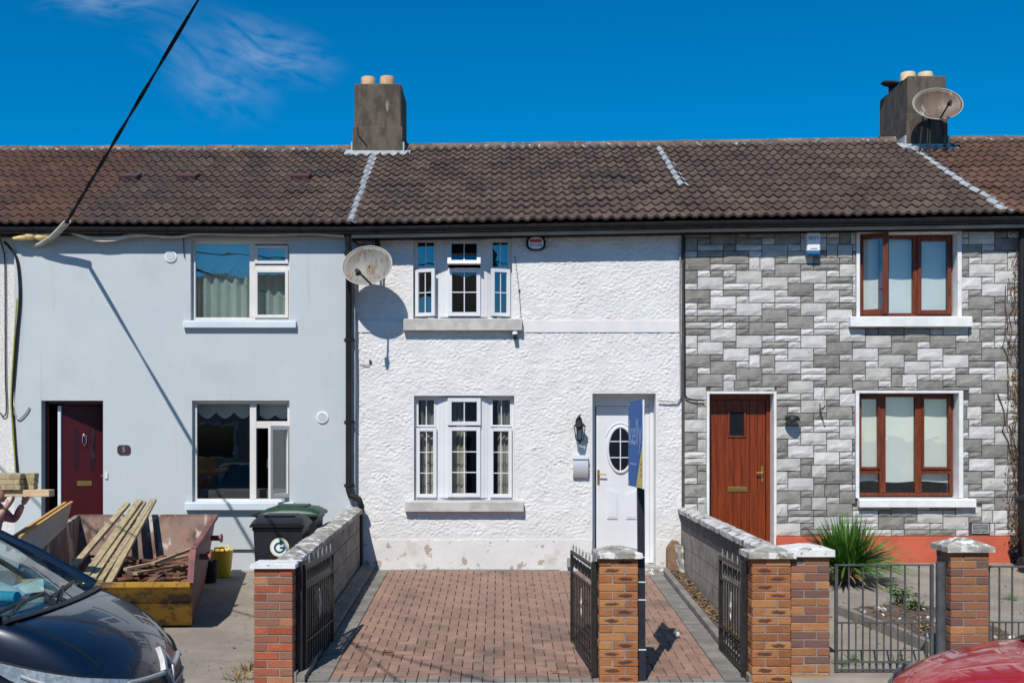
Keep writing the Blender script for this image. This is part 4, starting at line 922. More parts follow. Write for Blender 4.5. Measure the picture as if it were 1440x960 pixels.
# ------------------------------------------------------------ boundary walls, pillars, gates
def block_wall(name, label, xf, xb, z_house, z_front, face, coping_mat, y0=-.0, y1=-5.42, extra=None):
    """block wall running from the house to the street; blocks on both faces, coping stones on top"""
    t = thing(name, label, 'wall', ((xf+xb)/2, (y0+y1)/2, gz(-3)-.05))
    top = lambda y: z_house+(z_front-z_house)*(y-y0)/(y1-y0)
    b = MB(); b.add([(x_, y, zz) for y in (y0-.005, y1) for (x_, zz) in ((xf+.012, -.6), (xb-.012, -.6), (xb-.012, top(y)-.07), (xf+.012, top(y)-.07))],
                    [(0, 1, 2, 3), (7, 6, 5, 4), (0, 4, 5, 1), (1, 5, 6, 2), (2, 6, 7, 3), (3, 7, 4, 0)]); b.build('mortar_core', m['mortar'], t)
    L = .45; H = .225; row = 0
    nrow = int((z_house+.6)/H)+1
    for r_ in range(nrow):
        y = y0+(L/2 if r_ % 2 else 0)
        while y > y1:
            ya, yb = min(y0-.004, y)-.005, max(y1+.002, y-L)+.005
            if ya-yb > .06:
                for (xa, xc) in ((xf-.0, xf+.06), (xb-.06, xb)):
                    q = []
                    for yy in (ya, yb):
                        zt = top(yy)-.075-r_*H; zb = max(zt-H+.010, -.55); q.append((yy, zb, zt))
                    if q[0][2] < gz(ya)-.02: continue
                    b = MB(); b.add([(xx, yy, zz) for (yy, zb, zt) in q for (xx, zz) in ((xa, zb), (xc, zb), (xc, zt), (xa, zt))],
                                    [(0, 1, 2, 3), (7, 6, 5, 4), (0, 4, 5, 1), (1, 5, 6, 2), (2, 6, 7, 3), (3, 7, 4, 0)])
                    b.build('block', extra if (extra and r_ == 0) else m['block'], t)
            y -= L
    y = y0-.002
    while y > y1+.02:
        yb = max(y1, y-.62); b = MB(); n = 6; vs = []
        for k in range(n+1):
            yy = y-.003+(yb+.003-y+.003)*k/n
            for (xx, zz) in ((xf-.04, -.07), (xf-.045, -.012), (xf+.03, .012), (xb-.03, .014), (xb+.045, -.012), (xb+.04, -.07)):
                vs.append((xx+rnd.gauss(0, .003), yy, top(yy)+zz+rnd.gauss(0, .0035)))
        fs = [(k*6+i, k*6+(i+1) % 6, k*6+6+(i+1) % 6, k*6+6+i) for k in range(n) for i in range(6)]+[tuple(range(6)), tuple(range(n*6+5, n*6-1, -1))]
        b.add(vs, fs); b.build('coping_stone', coping_mat, t); y = yb
    return t
block_wall('boundary_wall', 'grey block wall in shade running from the black downpipe to a red brick pillar', -2.10, -1.945, .875, .70, 1, m['coping'], y1=-5.40)
dk = mk('dark_painted_block', (.045, .045, .047), (.06, .06, .062), 5, .8, .4, 50)
block_wall('boundary_wall', 'sunlit block wall with a dark top band between the driveway and stone house', 2.555, 2.70, .86, .80, -1, m['copingpatchy'], y1=-5.40, extra=dk)
BRM = {}
def pillar(label, x0, y0, zb, courses, mat, capmat, cap_h=.05, rot=0, cap=.04, peak=.05):
    """brick pier, four bricks a course laid pinwheel fashion round a mortar core"""
    w_ = .3475; l, hgt, dpt, g = .225, .065, .1125, .010
    t = thing('brick_pillar', label, 'pillar', (x0+w_/2, y0+w_/2, zb), 0, 'brick gate pillars')
    b = MB(); b.box(x0+.006, x0+w_-.006, y0+.006, y0+w_-.006, zb-.3, zb+courses*.075); b.build('mortar_core', m['mortar'], t)
    if 'b' not in BRM: BRM['b'] = MB().box(-l/2, l/2, -dpt/2, dpt/2, -hgt/2, hgt/2, .004).mesh('brick', mat)
    cx, cy = x0+w_/2, y0+w_/2; s_ = w_/2
    for k in range(courses):
        zc = zb+k*.075+.0375; f = 1 if k % 2 else -1
        for q in range(4):
            a = q*math.pi/2; ox = f*(-s_+l/2); oy = -s_+dpt/2
            p = Matrix.Rotation(a, 4, 'Z') @ V((ox, oy, 0))
            o = inst('brick', BRM['b'], t, (cx+p.x+rnd.gauss(0, .0015), cy+p.y+rnd.gauss(0, .0015), zc), Matrix.Rotation(a+rnd.gauss(0, .005), 4, 'Z'), mat)
    zt = zb+courses*.075
    b = MB(); e = cap; pts = []
    for (k, zz) in ((e, 0), (e, cap_h), (-.13, cap_h+peak)):
        pts.append([(x0-k, y0-k, zt+zz), (x0+w_+k, y0-k, zt+zz), (x0+w_+k, y0+w_+k, zt+zz), (x0-k, y0+w_+k, zt+zz)])
    vs = [p for r_ in pts for p in r_]; b.add(vs, [(3, 2, 1, 0), (8, 9, 10, 11)]+[(j*4+i, j*4+(i+1) % 4, j*4+4+(i+1) % 4, j*4+4+i) for j in range(2) for i in range(4)])
    c_ = b.build('cap', capmat, t); return t
YF = -5.74
pillar('red brick gate pillar capped in flaking white paint beside the wheelie bins', PX(357, YF), YF, -.36, 14, m['brick_red'], m['copingwhite'], .036, peak=.006, cap=.03)
pillar('free-standing orange brick pillar with black marks beside the sale board', PX(843, YF), YF, -.345, 15, m['brick_orange'], m['coping'], .045, peak=.05)
pillar('orange brick pillar with black marks at the street end of the block wall', PX(1058, YF), YF, -.345, 15, m['brick_orange'], m['coping'], .05, peak=.02)
pillar('purple and tan brick pillar with a white cap touching an orange one', PX(1058, YF)+.354, YF+.02, -.33, 15, m['brick_mixed'], m['copingwhite'], .06, peak=.04)
pillar('tan and purple brick pillar with a grey cap between the grey railings', PX(1337, YF+.1), YF+.1, -.30, 15, m['brick_mixed'], m['coping'], .05, peak=.07)

def drive_gate(label, hinge, ang, width, height, zb, mirror=1):
    """ornamental iron gate leaf built along +x from its hinge"""
    t = thing('iron_gate', label, 'gate', hinge, ang, 'ornamental black iron gates'); w_, h_ = width, height
    b = MB(); b.bar((.02, 0, .04), (.02, 0, h_), .035); b.bar((w_-.02, 0, .04), (w_-.02, 0, h_), .03); b.bar((.02, 0, .05), (w_-.02, 0, .05), .03); b.bar((.02, 0, h_-.02), (w_-.02, 0, h_-.02), .03); b.bar((.02, 0, h_-.22), (w_-.02, 0, h_-.22), .02); b.bar((.02, 0, .30), (w_-.02, 0, .30), .02)
    b.build('gate_frame', m['iron'], t, local=True)
    n = max(6, round(w_/.105))
    for k in range(1, n):
        xx = .02+(w_-.04)*k/n; b = MB(); b.bar((xx, 0, .06), (xx, 0, h_-.23), .012); b.build('baluster', m['iron'], t, local=True)
        if k % 2 == 0 or w_ < .9:
            b = MB(); b.lathe([(.004, 0), (.008, .010), (.005, .02), (.011, .035), (.002, .085)], (xx, 0, h_-.005), 8); b.build('finial', m['galv'], t, local=True, smooth=True)
    for k in range(n//2):                          # scrolls between the top rails
        xc = .02+(w_-.04)*(2*k+1)/n; b = MB()
        for sg in (-1, 1):
            pth = [V((xc+sg*(.05-.035*math.cos(a)*(1-a/9)), 0, h_-.12+.075*math.sin(a)*(1-a/9))) for a in [i*.45 for i in range(15)]]; b.tube(pth, .006, 5)
        b.build('scroll', m['iron'], t, local=True)
    b = MB(); xc = w_*.5                           # twisted centre motif
    for sg in (-1, 1):
        b.tube([V((xc+sg*.045*math.sin(math.pi*i/10), .0, h_*.42+.28*i/10)) for i in range(11)], .008, 5)
    b.lathe([(.004, -.05), (.022, 0), (.004, .05)], (xc, 0, h_*.42+.14), 8); b.build('centre_motif', m['galv'], t, local=True)
    for k in range(0):
        xx = .02+(w_-.04)*(k+.5)/n; b = MB(); b.bar((xx, 0, .06), (xx, 0, .30), .009); b.build('dog_bar', m['iron'], t, local=True)
    return t
G1 = drive_gate('black iron gate leaf folded against the shaded block wall', (-1.80, -5.50, gz(-5.5)), math.atan2(1.36, .07), 1.34, 1.02, 0)
G2 = drive_gate('black iron gate leaf swung open from the free-standing orange pillar', (.87, -5.50, gz(-5.5)), math.atan2(1.36, -.12), 1.34, 1.02, 0)
G3 = drive_gate('narrow black iron gate folded open against the sunlit block wall', (2.255, -5.50, gz(-5.5)), math.atan2(1.0, -.03), .98, 1.0, 0)
for (gx, gy, lb) in ((-1.832, -5.55, 'black gate post fixed to the red brick pillar'), (2.245, -5.55, 'black gate post fixed to the orange pillar ending the block wall'), (.872, -5.56, 'black gate post fixed to the free-standing orange pillar')):
    b = MB(); b.box(gx-.025, gx+.025, gy-.03, gy+.03, gz(gy)-.1, gz(gy)+1.06, .004); tag(b.build('gate_post', m['iron']), lb, 'post')
def plain_gate(label, x0, x1, y_, zb, zt, cat='gate', name='railing_gate'):
    gr = m.setdefault('railgrey', mk('grey_railing_paint', (.085, .09, .095), (.06, .062, .066), 8, .5, .2, 60, layers=[((.25, .10, .05), 14, .70, .76)]))
    t = thing(name, label, cat, ((x0+x1)/2, y_, zb)); zm = zb+(zt-zb)*.46
    b = MB(); b.bar((x0, y_, zt), (x1, y_, zt), .035, .012); b.bar((x0, y_, zm), (x1, y_, zm), .03, .012); b.bar((x0, y_, zb+.09), (x1, y_, zb+.09), .04, .014); b.bar((x0, y_, zb+.02), (x1, y_, zb+.02), .03, .012)
    b.bar((x0+.012, y_, zb-.0), (x0+.012, y_, zt+.01), .028); b.bar((x1-.012, y_, zb-.0), (x1-.012, y_, zt+.01), .028); b.build('rail_frame', gr, t)
    n = max(2, round((x1-x0)/.12))
    for k in range(1, n):
        xx = x0+(x1-x0)*k/n; b = MB(); b.bar((xx, y_, zb+.02), (xx, y_, zt-.005), .013); b.build('baluster', gr, t)
    for k in range(n):
        xx = x0+(x1-x0)*(k+.5)/n; b = MB(); b.bar((xx, y_, zb+.02), (xx, y_, zm), .011); b.build('dog_bar', gr, t)
yg = -5.60
plain_gate('plain grey railing gate closed in front of the spiky plant', PX(1174, yg), PX(1312, yg), yg, PZ(944, yg), PZ(794, yg))
plain_gate('plain grey railing running on to the right of its pillar', PX(1394, yg), PX(1394, yg)+1.3, yg+.1, PZ(944, yg), PZ(798, yg), 'railing', 'railing')
b = MB(); b.tube([(PX(1323, yg), yg, gz(yg)), (PX(1323, yg), yg, PZ(790, yg))], .045, 12); tag(b.build('gate_post', m['railgrey'], smooth=True), 'round grey steel gate post standing against the grey-capped pillar', 'post')

# ------------------------------------------------------------ sale board
t = thing('sale_board', 'blue and yellow estate agent board on a dark post tied to the pillar', 'sign', (PX(906, -5.67), -5.67, gz(-5.67)))
bp0 = V((PX(902.8, -5.67), -5.67, gz(-5.67)-.05)); bp1 = V((PX(901.5, -5.67)-.01, -5.67, PZ(566, -5.67)))
b = MB(); b.bar(bp0, bp1, .062, .062); b.build('post', m['signpost'], t)
A = V((PX(885, -5.35), -5.35, 0)); B = V((PX(905.5, -6.06), -6.06, 0)); zt, zb = 2.20, 1.42
A += (B-A)*0; d_ = (B-A).normalized(); nn = V((-d_.y, d_.x, 0)); Lb = (B-A).length; off = V((-.004, 0, 0))
Mb = Matrix.Translation(A+off) @ Matrix((d_, V((0, 0, 1)), -nn)).transposed().to_4x4()      # local x along the board, y up, z out towards nn... faces the drive
Mb = Matrix.Translation(A+off+V((0, 0, zb))) @ Matrix((d_, V((0, 0, 1)), d_.cross(V((0, 0, 1))))).transposed().to_4x4()
sgn = 1 if (Mb.to_3x3() @ V((0, 0, 1))).x < 0 else -1
hb = zt-zb
def bp(x_, y_, z_): return Mb @ V((x_, y_, z_))
def board_poly(poly, z0, z1, name, mat):
    b = MB(); b.M = Mb; n = len(poly); b.add([(p[0], p[1], z0) for p in poly]+[(p[0], p[1], z1) for p in poly], [tuple(range(n)), tuple(range(2*n-1, n-1, -1))]+[(i, (i+1) % n, n+(i+1) % n, n+i) for i in range(n)]); return b.build(name, mat, t)
board_poly([(0, 0), (Lb, 0), (Lb, hb), (0, hb)], -.006, .006, 'board', m['signblue'])
board_poly([(Lb+.0005, 0), (Lb+.004, 0), (Lb+.004, hb), (Lb+.0005, hb)], -.0075, .0075, 'board_edge', m['whiteplastic'])
for sd in (1, -1):
    f = lambda q: [((p[0] if sd*sgn > 0 else Lb-p[0]), p[1]) for p in q]
    zz = sd*.0065
    board_poly(f([(.40, .0+.004), (Lb-.004, .004), (Lb-.004, hb*.52)]), zz, zz+sd*.001, 'yellow_corner', m['signyellow'])
    for k in range(3): board_poly(f([(.60, .10+k*.05), (.70, .10+k*.05), (.70, .13+k*.05), (.60, .13+k*.05)]), zz+sd*.0012, zz+sd*.002, 'print_line', m['signorange'])
    for k in range(2): board_poly(f([(.10, .20+k*.20), (.42, .20+k*.20), (.42, .215+k*.20), (.10, .215+k*.20)]), zz, zz+sd*.001, 'print_line', m['signlight'])
Mt = Mb @ Matrix.Translation((Lb*.5, hb*.62, sgn*.0078)) @ (Matrix.Identity(4) if sgn > 0 else Matrix.Rotation(math.pi, 4, 'Y'))
text_part('kelly', .34, m['signlight'], t, Mt, ext=.0005)
for py in (783, 818, 843, 913):
    f = (PZ(py, -5.7)-bp0.z)/(bp1.z-bp0.z); p = bp0+(bp1-bp0)*f; b = MB(); b.box(p.x-.037, p.x+.037, p.y-.037, p.y+.037, p.z-.006, p.z+.006, .002); b.build('cable_tie', m['tie'], t)
for (u, vv) in ((.03, .03), (.03, hb-.03), (Lb-.03, hb-.03), (Lb-.03, hb*.52), (Lb-.03, .03)):
    b = MB(); b.M = Mb; b.lathe([(.012, -.009), (.012, .009)], (u, vv, 0), 8); b.build('bolt', m['galv'], t)

# ------------------------------------------------------------ fixtures on the walls
def round_vent(px, py, label):
    t = thing('round_vent', label, 'vent', (PX(px, Y1), Y1, PZ(py, Y1)), group='round wall vents'); c_ = V((PX(px, Y1), Y1-.001, PZ(py, Y1))); rot = Matrix.Rotation(R(90), 3, 'X')
    b = MB(); b.lathe([(.085, 0), (.085, .012), (.07, .022), (.062, .016), (.062, .006)], c_, 22, rot); b.build('rim', m['whiteplastic'], t, smooth=True)
    b = MB()
    for k in range(-2, 3): hw = math.sqrt(.062**2-(k*.022)**2)-.004; b.box(c_.x-hw, c_.x+hw, c_.y-.024, c_.y-.014, c_.z+k*.022-.005, c_.z+k*.022+.005)
    b.build('louvre', m['whiteplastic'], t)
round_vent(240.5, 361, 'round white wall vent beside the upper window of the grey-blue house'); round_vent(453.5, 587, 'round white wall vent near the black downpipe')
t = thing('house_number_plaque', 'dark octagonal number plaque beside the dark red door', 'plaque', (PX(174, Y1), Y1, PZ(632, Y1))); c_ = V((PX(174.5, Y1), Y1, PZ(632, Y1)))
b = MB(); pl = [(c_.x+sx*ax, c_.z+sz*az) for (sx, sz, ax, az) in ((-1, -1, .06, .065), (1, -1, .06, .065), (1, -1, .09, .035), (1, 1, .09, .035), (1, 1, .06, .065), (-1, 1, .06, .065), (-1, 1, .09, .035), (-1, -1, .09, .035))]; b.prism(pl, Y1-.018, Y1-.001); b.build('plate', m['plaque'], t)
text_part('5', .10, m['galv'], t, FACE(V((c_.x, Y1-.0195, c_.z))))
b = MB(); b.box(PX(148, Y1), PX(152, Y1), Y1-.02, Y1-.001, PZ(673, Y1), PZ(664, Y1), .004); tag(b.build('doorbell', m['ivory']), 'small ivory doorbell beside the dark red door', 'doorbell')
# satellite dishes
def dish(label, c_, rx, rz_, face, mat, armdir, mount):
    t = thing('satellite_dish', label, 'satellite dish', mount[0], group='satellite dishes'); n = V(face).normalized(); u = V((0, 0, 1)).cross(n).normalized(); v = n.cross(u); M_ = Matrix.Translation(c_) @ Matrix((u, v, n)).transposed().to_4x4()
    b = MB(); b.M = M_; rings, seg = 7, 32; vs = []
    for s_ in (0, 1):
        for i in range(rings+1):
            for k in range(seg):
                a = 2*math.pi*k/seg; f = i/rings; vs.append((rx*f*math.cos(a), rz_*f*math.sin(a), .10*f*f-.10-s_*.008))
    o2 = (rings+1)*seg; fs = []
    for i in range(rings):
        for k in range(seg):
            k2 = (k+1) % seg; p = i*seg; fs.append((p+k, p+k2, p+seg+k2, p+seg+k)); fs.append((o2+p+seg+k, o2+p+seg+k2, o2+p+k2, o2+p+k))
    for k in range(seg): k2 = (k+1) % seg; p = rings*seg; fs.append((p+k, p+k2, o2+p+k2, o2+p+k))
    b.add(vs, fs); b.build('reflector', mat, t, smooth='all', fix=False)
    rim = m.setdefault('dishrim', mk('dish_rim', (.42, .42, .40), None, rough=.5))
    b = MB(); b.M = M_; b.tube([(rx*math.cos(a), rz_*math.sin(a), -.002) for a in [2*math.pi*k/32 for k in range(33)]], .008, 6, False); b.build('rim', rim, t, smooth=True)
    base = M_ @ V((armdir[0]*rx*.95, -rz_*.98, -.02)); tip = M_ @ V(armdir[1])
    b = MB(); b.tube([base, base*.5+tip*.5+n*.03, tip], .014, 6); b.build('feed_arm', m['black'], t)
    b = MB(); b.tube([tip-n*.07, tip+n*.02], [.035, .03], 10); b.tube([tip+V((0, 0, -.06)), tip+V((0, 0, .02))], .022, 8); b.build('receiver', m['black'], t)
    b = MB()
    for pth in mount[1]: b.tube(pth, mount[2], 6)
    b.build('mount', m['black'] if mount[3] else m['galv'], t); return t
c1 = P(516, 373, -.50)
dish('rusty oval satellite dish fixed to the white roughcast house', c1, .355, .285, (-.22, -1, .30), m['dish'], (.25, (.04, -.285, .44)), ((PX(540), 0, PZ(340)), [[c1+V((.02, .10, -.02)), V((PX(532), -.12, PZ(338))), V((PX(538), -.002, PZ(336)))], [V((PX(530), -.004, PZ(352))), V((PX(534), -.12, PZ(338)))], [c1+V((.05, .12, -.15)), V((PX(541), -.01, PZ(360)))]], .016, True))
Yd = 2.55; c2 = P(1319, 146, Yd); fz = lambda px: V((PX(px, Yd), Yd, roof_z(PX(px, Yd), Yd)+.03))
dish('brown tarnished satellite dish on spindly legs in front of the right chimney', c2, .40, .295, (-.06, -1, .34), m['dish2'], (0, (.10, -.15, .26)), ((PX(1310, Yd), Yd, roof_z(6.5, Yd)), [[c2+V((-.08, .10, -.1)), fz(1307)], [c2+V((-.12, .08, -.12)), fz(1303)], [c2+V((-.2, .10, -.16)), fz(1292)], [c2+V((.05, .08, -.15)), fz(1336)+V((0, .1, 0))], [fz(1288), fz(1345)], [c2+V((-.1, .1, -.05)), V((PX(1308, 3), 2.99, c2.z-.1))]], .012, True))
# alarm boxes, camera, lantern, letterbox, lamps
t = thing('alarm_box', 'oval burglar alarm with red arrow under the eaves of the white house', 'alarm', (PX(753), -.05, PZ(343))); c_ = V((PX(753.5), 0, PZ(343)))
def oval(w_, h_, p=2.6, n=28): return [(c_.x+w_*math.copysign(abs(math.cos(a))**(2/p), math.cos(a)), c_.z+h_*math.copysign(abs(math.sin(a))**(2/p), math.sin(a))) for a in [2*math.pi*k/n for k in range(n)]]
b = MB(); b.prism(oval(.138, .10), -.07, -.002); b.build('housing', m['black'], t)
b = MB(); b.prism(oval(.105, .082), -.078, -.0705); b.build('face_plate', m['whiteplastic'], t)
b = MB(); b.prism([(c_.x-.09, c_.z+.01), (c_.x+.055, c_.z+.01), (c_.x+.055, c_.z-.0), (c_.x+.09, c_.z+.032), (c_.x+.055, c_.z+.062), (c_.x+.055, c_.z+.052), (c_.x-.09, c_.z+.052)], -.0795, -.0785); b.build('red_arrow', m['printred'], t)
text_part('SECURE', .052, m['printblue'], t, FACE(V((c_.x, -.0795, c_.z-.028))), ext=.0008)
t = thing('alarm_box', 'white and blue alarm box high on the stone cladding', 'alarm', (PX(1142, -.05), -.05, PZ(345, -.05))); c_ = V((PX(1142, -.06), -.06, PZ(344, -.06)))
b = MB(); b.box(c_.x-.092, c_.x+.092, -.15, -.035, c_.z-.105, c_.z+.155, .012); b.build('housing', m['whiteplastic'], t)
b = MB(); b.box(c_.x-.096, c_.x+.096, -.154, -.036, c_.z-.155, c_.z-.107, .012); b.build('strobe', mk('blue_strobe', (.02, .13, .32), None, rough=.3), t)
text_part('BEST', .07, m['printblue'], t, FACE(V((c_.x, -.1515, c_.z+.075))), ext=.0008)
b = MB(); b.box(c_.x-.05, c_.x+.05, -.1515, -.1505, c_.z-.075, c_.z-.065); b.build('print_line', m['printblue'], t)
t = thing('security_camera', 'small white security camera under the upper sill', 'camera', (PX(724), 0, PZ(470))); c_ = V((PX(724), 0, PZ(469)))
b = MB(); b.box(c_.x-.035, c_.x+.035, -.10, -.012, c_.z-.03, c_.z+.035, .015); b.build('body', m['whiteplastic'], t)
b = MB(); b.tube([c_+V((.005, -.06, -.025)), c_+V((.005, -.11, -.075))], [.034, .028], 12); b.build('lens', m['black'], t, smooth=True)
t = thing('wall_lantern', 'black swan-neck lantern beside the white front door', 'lantern', (PX(814), 0, PZ(605))); c_ = V((PX(814), 0, PZ(605)))
b = MB(); b.prism([(c_.x+.05*math.cos(a), c_.z+.10+.10*math.sin(a)) for a in [2*math.pi*k/16 for k in range(16)]], -.03, -.002); b.tube([c_+V((0, -.03, .05)), c_+V((0, -.10, .07)), c_+V((0, -.16, .14)), c_+V((0, -.17, .19)), c_+V((0, -.15, .21)), c_+V((0, -.13, .17))], .013, 8); b.build('bracket', m['black'], t, smooth=True)
cc = c_+V((0, -.15, 0)); b = MB(); b.lathe([(.015, .14), (.03, .12), (.085, .065), (.088, .055)], cc, 12); b.lathe([(.055, -.125), (.045, -.14), (.018, -.155), (.008, -.19)], cc, 12)
for k in range(6): a = k*math.pi/3; b.bar(cc+V((.078*math.cos(a), .078*math.sin(a), .058)), cc+V((.052*math.cos(a), .052*math.sin(a), -.128)), .010)
b.build('cage', m['black'], t)
b = MB(); b.lathe([(.070, .055), (.048, -.122)], cc, 12); b.build('glass', m['glass'], t, smooth=True)
t = thing('letterbox', 'white curved steel letterbox below the black lantern', 'letterbox', (PX(815.5), 0, PZ(656))); xa, xb = PX(805.5), PX(826.5)
b = MB(); zt, zb = PZ(646), PZ(671); b.prism([(-.002, zb), (-.05, zb), (-.085, zb+.05), (-.10, zb+.12), (-.095, zb+.19), (-.08, zt), (-.002, zt)], xa, xb, 'x'); b.build('body', m['mailbox'], t, smooth=True)
b = MB(); b.prism([(-.002, zt+.004), (-.095, zt+.004), (-.10, zt+.012), (-.06, zt+.06), (-.002, zt+.07)], xa-.004, xb+.004, 'x'); b.build('flap', m['mailbox'], t, smooth=True)
t = thing('wall_lamp', 'black half-round lamp on the stone wall beside the brown door', 'lamp', (PX(1113), -.05, PZ(592))); c_ = V((PX(1113.5, -.1), -.045, PZ(590, -.1)))
b = MB(); b.lathe([(.02, .065), (.085, .045), (.105, .01), (.105, -.01), (.09, -.014)], c_+V((0, -.09, 0)), 18); b.box(c_.x-.06, c_.x+.06, c_.y-.09, c_.y+.008, c_.z-.0, c_.z+.04, .01); b.build('hood', m['black'], t, smooth=True)
b = MB(); b.lathe([(.075, -.015), (.06, -.05), (.02, -.062)], c_+V((0, -.09, 0)), 18); b.build('diffuser', m['glass'], t, smooth=True)
b = MB(); p = V((PX(1152), -.04, PZ(575))); b.bar(p+V((0, 0, -.1)), p+V((0, 0, .08)), .015); b.tube([p+V((0, 0, .0)), p+V((0, -.22, .02)), p+V((0, -.24, .05))], .008, 6); b.tube([p+V((0, -.0, -.08)), p+V((0, -.18, .012))], .006, 5)
tag(b.build('basket_bracket', m['copper']), 'rusty hanging basket bracket on the stone wall', 'bracket')
for (px, lb) in ((521, 'small rusty fixing with a loose wire on the white wall'),):
    b = MB(); p = V((PX(px), -.012, PZ(508))); b.lathe([(.02, 0), (.02, .02), (.006, .03)], p, 10, Matrix.Rotation(R(90), 3, 'X')); b.tube([p, p+V((-.02, -.01, -.06)), p+V((-.08, -.01, -.055)), p+V((-.15, -.005, -.045))], .005, 5); tag(b.build('wall_fixing', m['copper']), lb, 'fixing')
b = MB(); p = V((PX(730), -.012, PZ(408))); b.lathe([(.014, 0), (.014, .02)], p, 8, Matrix.Rotation(R(90), 3, 'X')); b.tube([V((PX(724), -.014, PZ(360))), p, V((PX(733), -.014, PZ(452)))], .004, 5); tag(b.build('loose_wire', m['twig']), 'thin wire running down beside the upper white window', 'wire')
# pipes and cables
def cable(name, pts, r, mat, label, cat='cable', n=6):
    b = MB(); P_ = [V(p) for p in pts]; out = []
    for i in range(len(P_)-1):
        p0, p1, p2, p3 = P_[max(0, i-1)], P_[i], P_[i+1], P_[min(len(P_)-1, i+2)]
        for k in range(6):
            t_ = k/6; out.append(.5*((2*p1)+(p2-p0)*t_+(2*p0-5*p1+4*p2-p3)*t_*t_+(3*p1-p0-3*p2+p3)*t_**3))
    out.append(P_[-1]); b.tube(out, r, n); return tag(b.build(name, mat, smooth=True), label, cat)
yc = Y1-.025; q = lambda px, py, Y_=yc: P(px, py, Y_)
ye = -.262
cable('cream_cable', [q(90, 324, ye), q(110, 330, ye), q(135, 335, ye), q(165, 334, ye), q(190, 330, ye), q(235, 333, ye), q(258, 332, ye), q(275, 329, ye), q(330, 329.5, ye), q(375, 330, ye), q(440, 329, ye), q(484, 332, ye)], .019, m['cream_cable'], 'cream cable drooping under the eaves of the grey-blue house')
cable('cream_cable', [q(95, 324, ye), q(118, 334, ye), q(140, 339, ye), q(162, 338, ye), q(182, 333, ye), q(200, 332, ye)], .011, m['cream_cable'], 'short cream cable looping below the longer one')
cable('thin_cable', [q(258, 330), q(258.5, 345), q(259, 362)], .006, m['black'], 'thin dark cable end hanging beside the upper window', 'cable')
cable('service_cable', [q(6, 340), q(17, 352), q(25, 370), q(28, 415), q(24, 470), q(17, 560), q(17.5, 575), q(20, 620), q(24, 664)], .020, m['black'], 'thick black service cable down the corner of the grey-blue house')
yg_ = mk('green_yellow_cable', (.25, .30, .03), (.35, .33, .04), 9, .5)
cable('earth_cable', [q(24, 420, yc-.03), q(20, 480, yc-.03), q(15.5, 560, yc-.03), q(18, 600, yc-.03), q(22, 664, yc-.03)], .010, yg_, 'yellow-green earth cable beside the thick black one')
cable('loop_cable', [q(18, 575), q(24, 588), q(30, 587), q(38, 578), q(41, 572)], .010, m['galv'], 'grey cable loop ending at a hook left of the red door')
cable('black_cable', [P(0, 335, -.05), P(4, 350, -.05), P(7, 375, -.05), P(7.5, 520, -.05), P(9, 575, -.05), P(5, 585, -.05), P(0, 580, -.05)], .009, m['black'], 'thin black cable looping down the pebbledashed wall')
cable('pipe', [P(963, 335, -.06), P(962, 400, -.06), P(963, 470, -.06), P(963, 545, -.06), P(964, 556, -.06), P(970, 561, -.07), P(990, 563, -.07)], .011, m['black'], 'black cable down the joint of the white and stone houses', 'cable')
cable('pipe', [P(957, 335, -.03), P(956, 420, -.03), P(957, 545, -.03), P(955, 560, -.05), P(948, 564, -.05), P(926, 563, -.05)], .013, m['galv'], 'grey conduit down the edge of the white house to its door', 'conduit')
cable('grey_cable', [P(498, 425, -.10), P(500, 520, -.10), P(499, 620, -.10), P(498, 690, -.10)], .010, m['galv'], 'grey cable beside the black downpipe', 'cable')
for k in range(3):
    cable('tangled_wire', [P(494, 330+k*4, -.2), P(505+k*3, 345, -.15), P(520+k*6, 333+k*3, -.1), P(528+k*3, 350, -.05), P(534, 340, -.03)], .006, m['black'], 'tangled black wires between the downpipe head and the dish', 'wire')['group'] = 'tangled wires'
# service bracket, foam and the overhead cable
t = thing('cable_bracket', 'pale curved metal cable bracket reaching out from under the eaves', 'bracket', (PX(50, Y1), Y1, PZ(348, Y1)))
pb = [q(47, 348, Y1-.01), q(58, 343, Y1-.12), q(74, 333, Y1-.24), q(85, 322, Y1-.34), q(94, 312, Y1-.44)]
b = MB()
for a_, c_ in zip(pb, pb[1:]): b.bar(a_, c_+(c_-a_)*.06, .095, .02); b.bar(a_+V((.045, 0, .015)), c_+V((.045, 0, .015)), .012, .05)
b.build('arm', mk('pale_bracket_metal', (.55, .54, .47), (.45, .44, .38), 8, .5), t)
b = MB(); b.lathe([(.03, -.02), (.035, 0), (.03, .02)], pb[-1], 10); b.build('end_bolt', m['black'], t)
for (px, py, r_) in ((23, 333, .035), (31, 332, .05), (42, 329, .06), (50, 326, .045), (56, 331, .05), (64, 329, .045)):
    b = MB(); c_ = P(px, py+2, -.29); b.M = Matrix.Translation(c_) @ Matrix.Diagonal((1.7, .8, .75+.3*rnd.random(), 1)) @ Matrix.Translation(-c_); b.lathe([(r_*.3, -r_), (r_*.9, -r_*.5), (r_, .1*r_), (r_*.7, r_*.75), (r_*.1, r_)], c_, 10, Euler((rnd.uniform(0, 3), rnd.uniform(0, 3), 0)).to_matrix()); tag(b.build('foam_blob', m['foam'], smooth='all'), 'yellow expanding foam blob under the eaves of the grey-blue house', 'foam', 'foam blobs under the eaves')
b = MB(); a0 = pb[-1]
path = []
for i in range(61):
    tt = i/60*24; zz = a0.z-.09*tt+(.0 if tt < 11 else .012*(tt-11)**2)
    path.append(V((a0.x+.437*tt, a0.y-tt, zz)))
